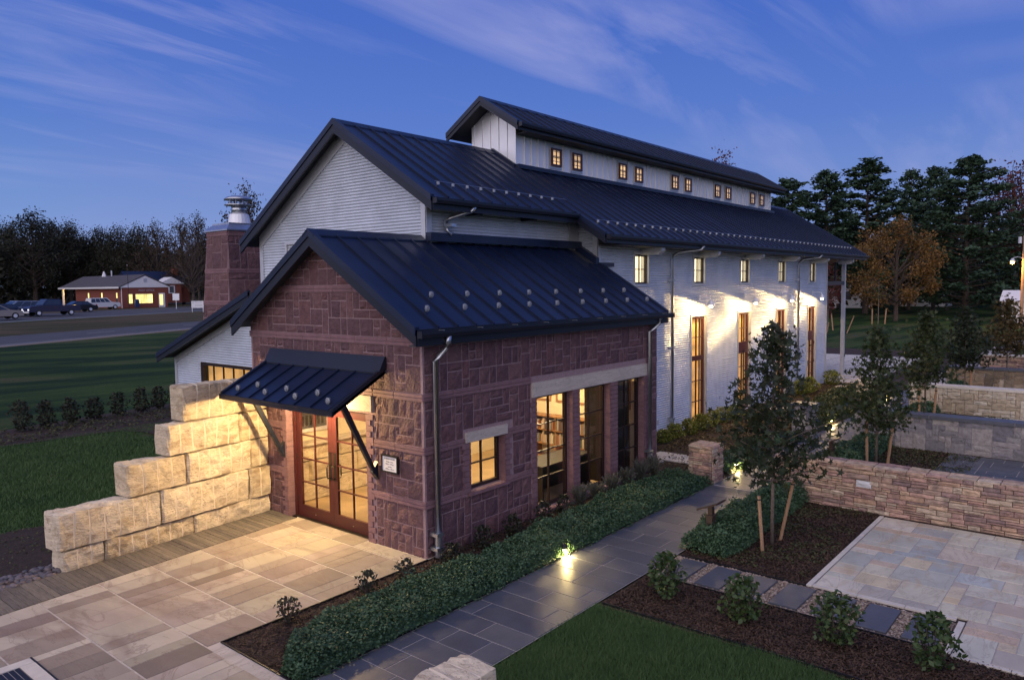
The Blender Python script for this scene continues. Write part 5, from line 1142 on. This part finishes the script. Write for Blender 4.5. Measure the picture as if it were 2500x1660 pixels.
# ------------------------------------------------------------------ young trees with stakes
def limb(b, p0, p1, r0, r1, rnd, n=4, wig=.06):
    p0, p1 = Vector(p0), Vector(p1); L = (p1 - p0).length; pts = [p0 + (p1 - p0) * (i / n) + (Vector((rnd.gauss(0, 1), rnd.gauss(0, 1), rnd.gauss(0, .6))) * wig * L * (.5 if 0 < i < n else 0)) for i in range(n + 1)]
    b.tube(pts, [r0 + (r1 - r0) * i / n for i in range(n + 1)], 6); return pts
def young_tree(x, y, h, w, label, nb, nl, lsz, mkind, seed, z0=.9, kind='star', shape=.62, tr=.035):
    rnd = random.Random(seed); t = thing('young_tree', label, 'tree', (x, y, 0), 0, 'young staked trees in the garden beds'); b = MB(); b.tube([(0, 0, -.02), (.01, .0, h * .3), (-.02, .01, h * .6), (0, 0, h * .97)], [tr, tr * .8, tr * .5, .006], 8); C = []
    for k in range(nb):
        u = (k + rnd.random() * .6) / nb; z = z0 + (h - z0) * u ** 1.05; env = w * ((.72 + .28 * u / .3) if u < .3 else 1 - ((u - .3) / .7) ** .85 * .90) * rnd.uniform(.7, 1.15); a = k * 2.399 + rnd.uniform(-.4, .4)
        tip = Vector((math.cos(a) * env, math.sin(a) * env, z + env * rnd.uniform(.05, .5) * shape)); st = Vector((0, 0, z - env * .25)); pts = limb(b, st, tip, .014 * (1.1 - u), .004, rnd)
        m_ = max(6, int(nl / nb * (env / w + .3)))
        for j in range(m_):
            q = rnd.uniform(.22, 1.08); p = st + (tip - st) * q; sp = .10 + .12 * w; C.append((p.x + rnd.gauss(0, sp * .6), p.y + rnd.gauss(0, sp * .6), p.z + rnd.gauss(0, sp * .5) - .02))
    for j in range(int(nl * .04)): C.append((rnd.gauss(0, .06), rnd.gauss(0, .06), h * rnd.uniform(.86, 1.02)))
    b.build('trunk', 'bark', t, smooth=True); V, F = leaves(np.array(C), lsz, kind, -.1); link('crown', meshnp('crown', V, F, mkind), t); return t
young_tree(4.16, -4.19, 3.72, 1.06, 'young dark green sweetgum with pointed crown standing before the ledgestone wall', 46, 2050, .14, 'L_tree', 5, 1.20)
young_tree(10.86, -4.2, 3.35, .88, 'young round tree with two stakes between the ledgestone and grey walls', 46, 2300, .13, 'L_young', 6, 1.0)
young_tree(17.56, -3.95, 3.5, .85, 'young green tree with two stakes before the cream stone wall', 46, 2600, .135, 'L_young', 7, 1.35)
young_tree(24.3, -4.0, 3.4, 1.0, 'dark young tree with a bare trunk before the rubble wall', 46, 2600, .145, 'L_tree', 8, 1.3); young_tree(31.0, -4.6, 3.6, 1.15, 'yellowing young tree farthest down the row of garden beds', 46, 2400, .165, 'L_turning', 9, 1.3)
def stake(x, y, h, lx, ly, label, r=.03, z=0): 
    t = thing('tree_stake', label, 'stake', (x, y, z), 0, 'wooden tree stakes'); b = MB(); b.tube([(0, 0, -.05), (lx, ly, h)], [r, r * .95], 9); b.build('pole', 'stake', t); MB().tube([(lx * .93, ly * .93, h * .93), (lx * .95, ly * .95, h * .95)], r * 1.12, 9).build('tie', 'iron', t)
stake(3.70, -4.21, .95, -.0, .08, 'pale round stake left of the near young tree'); stake(4.47, -4.21, 1.10, .02, -.22, 'pale leaning stake right of the near young tree')
stake(10.75, -4.03, 1.15, 0, .03, 'pale stake left of the round young tree behind the ledgestone wall', .035); stake(10.95, -4.42, 1.2, .0, -.12, 'pale leaning stake right of the round young tree behind the ledgestone wall', .035)
stake(17.6, -3.80, 1.15, 0, .03, 'stake left of the tree before the cream wall', .04); stake(17.5, -4.2, 1.2, 0, -.06, 'stake right of the tree before the cream wall', .035); stake(24.3, -4.2, 1.1, 0, 0, 'pale stake by the tree before the rubble wall', .045)
def sapling(x, y, h, label, m='L_young'):
    t = thing('sapling', label, 'tree', (x, y, -.03), 0, 'staked saplings on the far lawn'); b = MB(); b.tube([(0, 0, 0), (0, 0, h * .8)], [.05, .02], 6); b.build('trunk', 'bark', t); C = np.stack([NR.normal(size=260) * h * .12, NR.normal(size=260) * h * .12, h * (.45 + .5 * NR.uniform(0, 1, 260))], 1); V, F = leaves(C, .22, 'quad'); link('crown', meshnp('crown', V, F, m), t)
sapling(77.6, 12.0, 6.0, 'thin sapling between two stakes before the orange maple'); sapling(62.6, 12.6, 4.6, 'small red leaved sapling beside the far porch column', 'L_red')
stake(77.6, 12.6, 1.6, 0, 0, 'left stake of the sapling before the orange maple', .07); stake(77.8, 11.4, 1.6, .1, -.1, 'right stake of the sapling before the orange maple', .07); stake(64.5, 12.7, 1.5, .1, .2, 'left stake beside the porch column', .06); stake(61, 10.5, 1.5, -.1, -.6, 'slanted stake right of the porch column', .05); stake(51, 9.3, 1.4, -.1, -.3, 'slanted stake nearer behind the porch column', .045)

# ------------------------------------------------------------------ big background trees (shared unit-height crowns)
def decid_mesh(seed, m, n=9000, bare=.0, w=.36, low=.22, size=.021, top=1.0):
    rnd = random.Random(seed); b = MB(); b.tube([(0, 0, 0), (.005, 0, .2), (-.005, .005, .4), (0, 0, .75)], [.026, .020, .014, .004], 7); C = []; nb = 34
    for k in range(nb):
        u = (k + rnd.random()) / nb; a = k * 2.399 + rnd.random(); z = low + (top - low) * u; env = w * (max(.05, 1 - (2 * u - .75) ** 2 * .62) if u > .1 else .6) * rnd.uniform(.6, 1.1); tip = Vector((math.cos(a) * env, math.sin(a) * env, min(top, z + rnd.uniform(-.02, .06)))); st = Vector((0, 0, max(.16, z * .55))); pts = limb(b, st, tip, .009, .0016, rnd, 4, .10)
        for q in range(3): limb(b, pts[2], pts[3] + Vector((rnd.gauss(0, .06), rnd.gauss(0, .06), rnd.uniform(0, .08))), .004, .001, rnd, 3, .1)
        rr = rnd.uniform(.05, .10); m_ = int(n / nb * (1 - bare * rnd.random()))
        for j in range(m_):
            v = Vector((rnd.gauss(0, 1), rnd.gauss(0, 1), rnd.gauss(0, .75))); C.append(tip * rnd.uniform(.8, 1.0) + v * rr * .62)
    V, F = leaves(np.array([tuple(c) for c in C]), size, 'quad', .2); return b.mesh('trunk', 'dbark'), meshnp('crown', V, F, m)
def pine_mesh(seed, n=78, w=.27, low=.16):
    rnd = random.Random(seed); b = MB(); b.tube([(0, 0, 0), (.004, 0, .5), (0, 0, .97)], [.016, .010, .002], 7); C = []
    for k in range(n):
        u = (k + rnd.random() * .7) / n; z = low + (1 - low) * u; env = w * (1 - u) ** .62 * rnd.uniform(.5, 1.15) + .02; a = k * 2.399 + rnd.uniform(-.5, .5); tip = Vector((math.cos(a) * env, math.sin(a) * env, z + env * rnd.uniform(.1, .38))); st = Vector((0, 0, z)); limb(b, st, tip, .0045, .001, rnd, 2, .04)
        for j in range(int(190 * (env / w + .12))):
            q = rnd.uniform(.28, 1.05) ** .8; p = st + (tip - st) * q; C.append((p.x + rnd.gauss(0, .016), p.y + rnd.gauss(0, .016), p.z + rnd.gauss(0, .009)))
    V, F = leaves(np.array(C), .024, 'quad', .6); return b.mesh('trunk', 'dbark'), meshnp('crown', V, F, 'L_pine')
D = {'dark': [decid_mesh(s, 'L_dark') for s in (1, 2, 3)], 'brown': [decid_mesh(4, 'L_brownleaf', 5200, .6)], 'bare': [decid_mesh(12, 'L_brownleaf', 2600, .8, .40, .32, .013)], 'orange': [decid_mesh(5, 'L_orange', 11000, .35, .52, .20, .022)], 'red': [decid_mesh(6, 'L_red', 6000, .5)], 'pine': [pine_mesh(s) for s in (1, 2, 3)], 'fatpine': [pine_mesh(9, 120, .40, .05)]}
NT = {'n': 0}
def tree(kind, x, y, top, label, group=None, wide=1.0, name=None, base=None):
    z = hgt(x, y) - .1 if base is None else base; h = top - z; tm, cm = D[kind][NT['n'] % len(D[kind])]; NT['n'] += 1; t = thing(name or {'pine': 'pine_tree', 'fatpine': 'pine_tree', 'orange': 'maple_tree'}.get(kind, 'deciduous_tree'), label, 'tree', (x, y, z), NT['n'] * 1.7, group); t.scale = (h * wide, h * wide, h); link('trunk', tm, t); link('crown', cm, t); return t
for i, (k, x, y, tp, wd, lab) in enumerate((('dark', 41.1, 168.9, 19.0, 1.1, 'dark round tree at the left frame edge of the wood'), ('dark', 43.9, 165.3, 18.0, .9, 'dark tree second from the left edge of the wood'), ('dark', 43.4, 150.2, 19.3, 1.0, 'tallest dark tree with a domed crown, left of the brick building'), ('dark', 49.6, 158.4, 18.4, .9, 'dark tree right of the domed tree'), ('dark', 51.7, 155.9, 18.0, .9, 'dark tree above the porch of the brick building'), ('dark', 55.7, 158.7, 16.0, .8, 'lowest dark tree at the dip of the skyline'), ('dark', 57.6, 156.4, 17.3, .9, 'dark tree just right of the skyline dip'), ('dark', 57.9, 148.3, 17.0, .9, 'dark tree behind the ridge of the brick building'), ('dark', 60.5, 145.1, 17.2, .9, 'dark tree right above the white gable'), ('brown', 60.5, 137.3, 17.4, .9, 'brownish thin tree above the white gable'), ('brown', 61.1, 128.7, 17.6, .8, 'brown autumn tree left of the chimney'), ('brown', 60.5, 121.6, 17.8, .75, 'pale green and brown tree next to the chimney'), ('dark', 64.2, 124.9, 15.4, .8, 'dark tree just left of the stone chimney'), ('dark', 68, 123, 14.0, .8, 'dark tree hidden behind the stone chimney'))):
    tree(k, x, y, tp, lab, 'trees of the dark wood across the road', wd)
tree('bare', 51.9, 107.3, 13.0, 'half bare tree with a forked pale trunk right of the brick building', None, 1.0); tree('brown', 24.9, 46.2, 12.6, 'autumn tree standing behind the metal flue', None, .62)
tree('red', 87.8, 34.1, 21.6, 'reddish tree top peeping over the clerestory roof', None, .6)
for k, x, y, tp, wd, lab in (('pine', 88.1, 25.4, 17.3, 1.25, 'leftmost pine right of the roof end'), ('pine', 96.6, 23.3, 19.0, 1.2, 'pine second from the left beyond the roof'), ('pine', 105.6, 20.5, 21.2, 1.35, 'tall full pine rising behind the orange maple'), ('pine', 121, 18.2, 21.2, .85, 'narrow pine in the gap right of the tallest pair'), ('pine', 122, 15.0, 21.5, .9, 'second narrow pine in the gap'), ('fatpine', 103, 7.8, 19.8, 1.2, 'largest darkest pine at the right, branches to the ground')):
    tree(k, x, y, tp, lab, 'pines behind the garden', wd)
tree('red', 136, 6.5, 22.8, 'dark red autumn tree at the right frame edge', None, .9); tree('red', 133, 1.5, 19, 'brownish red tree partly out of frame at the right', None, .9); tree('orange', 85.2, 12.0, 11.6, 'broad orange maple in the middle of the far lawn', None, .92); tree('red', 70, 15.6, 7.2, 'small dark red tree behind the porch', None, .8); tree('brown', 140, 24, 14, 'brown tree far behind the orange maple', None, 1.2)
x = NR.uniform(-20, 260, 26000); y = np.zeros_like(x)
def wood(name, label, s0, s1, t0, t1, h, n, size, m, base):
    s = NR.uniform(s0, s1, n); t = NR.uniform(t0, t1, n); top = h * (.8 + .3 * wob(s * .12, t * .1, 2)); z = base + top * NR.uniform(0, 1, n) ** .7; P = np.stack([s * SA.x + t * TA.x, s * SA.y + t * TA.y, z], 1); V, F = leaves(P, size, 'quad', .2); o = link(name, meshnp(name, V, F, m)); o['kind'] = 'stuff'; tag(o, label, 'wood')
wood('woodland', 'dark wood closing the view across the road at the left', 20, 240, 114, 170, 13, 42000, 1.2, 'L_dark', 2.2); wood('woodland', 'dark wood behind the pines at the right', 105, 240, -90, 0, 13.5, 30000, 1.3, 'L_dark', 0)

# ================================================================== ACROSS THE ROAD
po = thing('brick_building', 'low brick building with white gable and glowing shop windows across the road', 'building', (42.7, 111.4, 1.72)); PW, PD, PH = 7.0, 18.0, 3.15
MB().box(0, 0, 0, PW, PD, PH).build('wall', 'brick', po)
MB().prism([(-.5, -.12, PH), (PW + .5, -.12, PH), (PW / 2, -.12, PH + 1.85)], (0, .1, 0)).build('gable', 'white', po)
b = MB(); b.prism([(-.6, -.2, PH + .0), (PW / 2, -.2, PH + 1.95), (PW / 2, -.2, PH + 2.07), (-.6, -.2, PH + .12)], (0, 24.0, 0)).prism([(PW + .6, -.2, PH), (PW / 2, -.2, PH + 1.95), (PW / 2, -.2, PH + 2.07), (PW + .6, -.2, PH + .12)], (0, 24, 0)); rf = b.build('roof', 'shingle', po); MB().box(-.66, -.2, PH - .12, -.61, 23.8, PH + .14).build('eave_board', 'white', rf); MB().lathe((PW / 2 - .4, 14, PH + 1.9), [(.4, 0), (.1, .9)], 8).build('roof_vent', 'white', rf); MB().lathe((PW / 2 - .2, 11.5, PH + 1.9), [(.12, 0), (.12, 1.0)], 8).build('vent_pipe', 'trim', rf)
MB().box(PW / 2 - .25, -.16, PH + .85, PW / 2 + .25, -.121, PH + 1.4).build('gable_vent', 'trim', po)
for k, (a, c) in enumerate(((.85, 1.45), (1.95, 2.75), (2.8, 3.62), (3.67, 4.55))):
    w_ = MB().box(a - .04, -.06, .66, c + .04, .02, 2.14).build('window', 'trim', po); MB().box(a, -.075, .7, c, -.061, 1.45).build('pane', 'shopglow', w_); MB().box(a, -.075, 1.49, c, -.061, 2.1).build('pane', 'shopglow', w_)
d = MB().box(5.55, -.06, 0, 6.55, .02, 2.25).build('door', 'white', po); MB().box(5.68, -.075, .35, 6.2, -.061, 2.05).build('pane', 'shopglow', d)
for yy in (1.9, 7.4, 12.6):
    w_ = MB().box(-.05, yy - .25, .65, .02, yy + .25, 2.4).build('window', 'trim', po); MB().box(-.06, yy - .2, 1.55, -.051, yy + .2, 2.35).build('pane', 'shopglow', w_); MB().box(-.06, yy - .2, .7, -.051, yy + .2, 1.5).build('pane', 'darkwood', w_)
MB().box(-.35, 22.6, 0, -.1, 22.9, PH).build('porch_column', 'white', po); MB().tube([(-.1, .1, PH), (-.1, .1, 0)], .06, 6).build('downspout', 'white', po); MB().box(1.8, 18.6, PH - .08, 2.6, 19, PH - .01).build('porch_lamp', 'street', po)
lamp('light', 'POINT', (1.0, 21.5, 2.7), 260, (1, .55, .12), po, .1)
text('POST OFFICE', .42, (PW / 2 + .2, -.012, 2.55), po, 'trim', (rad(90), 0, 0))
mbx = thing('mailbox', 'blue mailbox standing before the glowing shop window', 'mailbox', (44.35, 110.4, 1.70)); M['bluepaint'] = mat('blue_paint', [(.02, .04, .12)], .5, 5, .1, 0); MB().box(-.28, -.28, .15, .28, .28, 1.1).build('body', 'bluepaint', mbx); b = MB(); b.prism([(-.28, -.28, 1.1), (-.28, .28, 1.1), (-.28, .2, 1.28), (-.28, 0, 1.36), (-.28, -.2, 1.28)], (.56, 0, 0)); b.build('hood', 'bluepaint', mbx)
for sx in (-.22, .22):
    for sy in (-.22, .22): MB().box(sx - .03, sy - .03, 0, sx + .03, sy + .03, .15).build('leg', 'bluepaint', mbx)
fp = thing('flagpole', 'tall thin bare flagpole before the brick building', 'flagpole', (41.7, 107, 1.70)); MB().tube([(0, 0, 0), (0, 0, 6.4)], [.05, .03], 8).build('pole', 'bronze', fp); MB().lathe((0, 0, 6.4), [(.03, 0), (.08, .06), (.03, .14)], 8).build('finial', 'trim', fp)
bs = thing('banner_sign', 'low white banner sign beside the road next to the chimney', 'sign', (41.0, 85.3, 1.52), rad(-38)); MB().box(-.75, -.03, .55, .75, .03, 1.45).build('board', 'white', bs); MB().box(-.7, -.04, 0, -.62, .02, .55).build('post', 'trim', bs); MB().box(.62, -.04, 0, .7, .02, .55).build('post', 'trim', bs); MB().box(-.66, -.036, 1.16, -.4, -.031, 1.35).box(-.3, -.036, 1.2, .5, -.031, 1.32).box(-.3, -.036, .8, .6, -.031, .98).build('lettering_mark', 'trim', bs)
rs = thing('road_sign', 'small square white sign on a post right of the brick building', 'sign', (45.1, 99.3, 1.66), rad(-38)); MB().box(-.04, -.04, 0, .04, .04, 1.3).build('post', 'trim', rs); MB().box(-.45, -.06, 1.25, .45, -.041, 2.25).build('board', 'flat_metal', rs)
h2 = thing('brick_house', 'distant brick house with dark roof, white portico gable and chimney', 'house', (57.6, 126.8, 2.9)); h2.scale = (.75, .75, .75); MB().box(-9, 0, -1, 5, 8, 3.6).build('wall', 'brick', h2); b = MB(); b.prism([(-9.5, -.5, 3.5), (-9.5, 4, 6.6), (-9.5, 8.5, 3.5)], (15, 0, 0)); r2 = b.build('roof', 'roof', h2)
MB().box(2.4, 2.6, 5.0, 3.5, 3.6, 7.4).build('chimney', 'brick', r2); MB().box(-3.2, -2.6, -1, 1.6, -.01, 3.5).build('portico', 'brick', h2); MB().prism([(-3.9, -2.9, 3.5), (2.3, -2.9, 3.5), (-.8, -2.9, 5.1)], (0, 4, 0)).build('portico_gable', 'white', h2); w_ = MB().box(-1.6, -2.66, 1.2, 0, -2.6, 3.1).build('window', 'white', h2); MB().box(-1.3, -2.68, 1.4, -.3, -2.661, 2.9).build('pane', 'slate', w_)
# cars
M['carwhite'] = mat('white_car_paint', [(.62, .62, .64)], .3, 5, .03, 0); M['carblue'] = mat('dark_blue_car_paint', [(.012, .02, .06)], .25, 5, .03, 0, spec=.6); M['carlight'] = mat('pale_blue_car_paint', [(.22, .27, .36)], .3, 5, .03, 0); M['carbeige'] = mat('beige_car_paint', [(.30, .27, .25)], .35, 5, .03, 0); M['carblack'] = mat('black_car_paint', [(.015, .016, .022)], .3, 5, .03, 0); M['carglass'] = mat('car_glass', [(.02, .03, .045)], .08, 5, .03, 0, spec=.8); M['tyre'] = mat('tyre', [(.015, .015, .016)], .8, 5, .1, 0); M['tail'] = mat('tail_lamp_red', [(.30, .02, .02)], .3, 5, .05, 0); M['headl'] = emis('headlamp', (.9, .9, 1), .9)
PROF = {'suv': ([(-2.2, .35), (-2.22, .95), (-2.1, 1.0), (-1.95, 1.68), (.35, 1.7), (.95, 1.08), (2.1, .98), (2.2, .8), (2.2, .35)], [(-2.0, 1.05), (-1.88, 1.6), (.3, 1.62), (.82, 1.08)], 1.75, 4),
        'sedan': ([(-2.25, .3), (-2.3, .8), (-1.7, .92), (-1.1, 1.4), (.2, 1.42), (1.0, .95), (2.15, .82), (2.28, .6), (2.28, .3)], [(-1.55, .95), (-1.05, 1.35), (.15, 1.37), (.85, .96)], 1.7, 2),
        'van': ([(-2.3, .3), (-2.35, 1.0), (-2.2, 1.68), (.2, 1.72), (1.15, 1.1), (2.15, .92), (2.3, .65), (2.3, .3)], [(-2.15, 1.08), (-2.1, 1.6), (.15, 1.64), (1.0, 1.1)], 1.8, 3),
        'pickup': ([(-2.75, .45), (-2.8, 1.12), (-.75, 1.15), (-.65, 1.85), (.75, 1.88), (1.35, 1.2), (2.6, 1.1), (2.78, .85), (2.78, .45)], [(-.55, 1.25), (-.5, 1.78), (.7, 1.8), (1.2, 1.24)], 1.9, 2)}
def car(x, y, rz, kind, m, label):
    pr_, gl_, w, nwin = PROF[kind]; t = thing('parked_car' if kind != 'pickup' else 'pickup_truck', label, 'truck' if kind == 'pickup' else 'car', (x, y, 1.70), rz, 'vehicles parked across the road'); b = MB(); hw_ = w / 2; n = len(pr_)
    ins = [hw_ - (.16 if z > 1.25 else 0) for _, z in pr_]; V = [(px, -i, z) for (px, z), i in zip(pr_, ins)] + [(px, i, z) for (px, z), i in zip(pr_, ins)]; b.add(V, [tuple(range(n)), tuple(range(2 * n - 1, n - 1, -1))] + [((k + 1) % n, k, k + n, (k + 1) % n + n) for k in range(n)]); body = b.build('body', m, t)
    (x0, z0), (x1, z1), (x2, z2), (x3, z3) = gl_
    for s in (-1, 1):
        for k in range(nwin):
            f0, f1 = k / nwin + .012, (k + 1) / nwin - .012; lo = lambda f: (x0 + (x3 - x0) * f, z0 + (z3 - z0) * f); hi = lambda f: (x1 + (x2 - x1) * f, z1 + (z2 - z1) * f); P = [lo(f0), lo(f1), hi(f1), hi(f0)]
            y_ = lambda z: s * (hw_ - (.16 if z > 1.25 else .02) * min(1, max(0, (z - .95) / .5)) + .012); Vw = [(px, y_(pz_), pz_) for px, pz_ in P]; MB().prism(Vw, (0, s * .01, 0)).build('window', 'carglass', t)
    fx0, fz0 = pr_[-4] if kind != 'sedan' else pr_[5]; k = [i for i, p in enumerate(pr_) if p == (gl_[2][0], gl_[2][1])]; top = max(p[1] for p in pr_); ia = max(i for i, p in enumerate(pr_) if p[1] > top - .08); a, c = Vector((pr_[ia][0], 0, pr_[ia][1])), Vector((pr_[ia + 1][0], 0, pr_[ia + 1][1])); nn = Vector((c.z - a.z, 0, -(c.x - a.x))).normalized() * -.012; q0, q1 = a.lerp(c, .1) + nn, a.lerp(c, .95) + nn
    MB().prism([(q0.x, -hw_ + .24, q0.z), (q1.x, -hw_ + .1, q1.z), (q1.x, hw_ - .1, q1.z), (q0.x, hw_ - .24, q0.z)], nn).build('windscreen', 'carglass', t)
    L = pr_[-1][0]; rx = pr_[0][0]
    for s in (-1, 1):
        MB().box(L - .03, s * (hw_ - .08), .62, L + .02, s * (hw_ - .38), .80).build('headlight', 'headl', t); MB().box(rx - .05, s * (hw_ - .05), .72, rx + .02, s * (hw_ - .28), .95).build('tail_light', 'tail', t)
        for xx in (L * .64, rx * .62):
            wh = MB().lathe((xx, s * (hw_ - .1), .33), [(.33, -.11), (.345, 0), (.33, .11)], 16, 'y').build('wheel', 'tyre', t); MB().lathe((xx, s * (hw_ + .0), .33), [(.2, -.02), (.2, .02)], 12, 'y').build('rim', 'flat_metal', wh)
    MB().box(L - .02, -hw_ + .1, .34, L + .06, hw_ - .1, .52).build('bumper', m if kind != 'pickup' else 'flat_metal', t); return t
car(38.6, 108.6, rad(3), 'suv', 'carwhite', 'white boxy estate car parked before the brick building'); car(24.4, 87.0, rad(186), 'pickup', 'carblue', 'dark blue pickup truck parked facing left'); car(21.6, 89.6, rad(190), 'van', 'carlight', 'pale blue van left of the dark pickup'); car(19.6, 88.4, rad(188), 'sedan', 'carblue', 'dark saloon car between the pale van and the left edge'); car(16.7, 79.5, rad(8), 'sedan', 'carbeige', 'beige saloon car at the left frame edge, nearest the road'); car(31.3, 98.5, rad(186), 'sedan', 'carblack', 'dark low car between the pickup and the white car'); car(17.4, 92.0, rad(190), 'suv', 'carwhite', 'white roofed car behind the saloon at the left edge')
# ------------------------------------------------------------------ right background
up_ = thing('utility_pole', 'wooden utility pole with a lit orange street lamp at the right edge', 'pole', (76.1, -.75, -.05)); MB().tube([(0, 0, 0), (.1, -.02, 8.6)], [.16, .11], 9).build('pole', 'stake', up_); MB().tube([(0, 0, 6.5), (-.3, .4, 6.65), (-.5, .75, 6.55)], .035, 6).build('lamp_arm', 'trim', up_); MB().lathe((-.5, .8, 6.22), [(.24, 0), (.2, .14), (.08, .3)], 12).build('lamp_head', 'trim', up_); MB().lathe((-.5, .8, 6.0), [(.05, 0), (.16, .08), (.16, .2)], 10).build('lamp_bulb', 'street', up_); MB().tube([(-.1, .3, 7.9), (-.1, .3, 8.5)], .16, 8).build('transformer', 'trim', up_)
lamp('light', 'POINT', (-.6, .9, 5.9), 900, (1, .5, .12), up_, .15)
sh = thing('shed', 'pale metal shed at the right frame edge behind the lawn', 'shed', (86.2, -4.2, -.05)); MB().box(0, -6, 0, 5, 6.2, 2.3).build('wall', 'white', sh); MB().prism([(-.2, -6.2, 2.3), (2.5, -6.2, 3.4), (5.2, -6.2, 2.3)], (0, 12.6, 0)).build('roof', 'white', sh)
for k in range(20): MB().box(-.02, -6 + k * .61, 0, -.001, -5.96 + k * .61, 2.3).build('wall_rib', 'trim', sh)
for x, y, s, lab in ((128, 31, 1.0, 'white house half hidden behind the porch column'), (140, 20, .8, 'white house far behind the orange maple')):
    hh = thing('white_house', lab, 'house', (x, y, -.1)); hh.scale = (s, s, s); MB().box(0, -4.5, 0, 8, 4.5, 4.2).build('wall', 'white', hh); MB().prism([(-.3, -5, 4.2), (-.3, 0, 7.4), (-.3, 5, 4.2)], (8.6, 0, 0)).build('roof', 'shingle', hh)
    for yy in (-2.4, 1.6): w_ = MB().box(-.06, yy - .1, 1.4, .0, yy + 1.1, 3.0).build('window', 'trim', hh); MB().box(-.075, yy, 1.5, -.061, yy + 1.0, 2.9).build('pane', 'slate', w_)
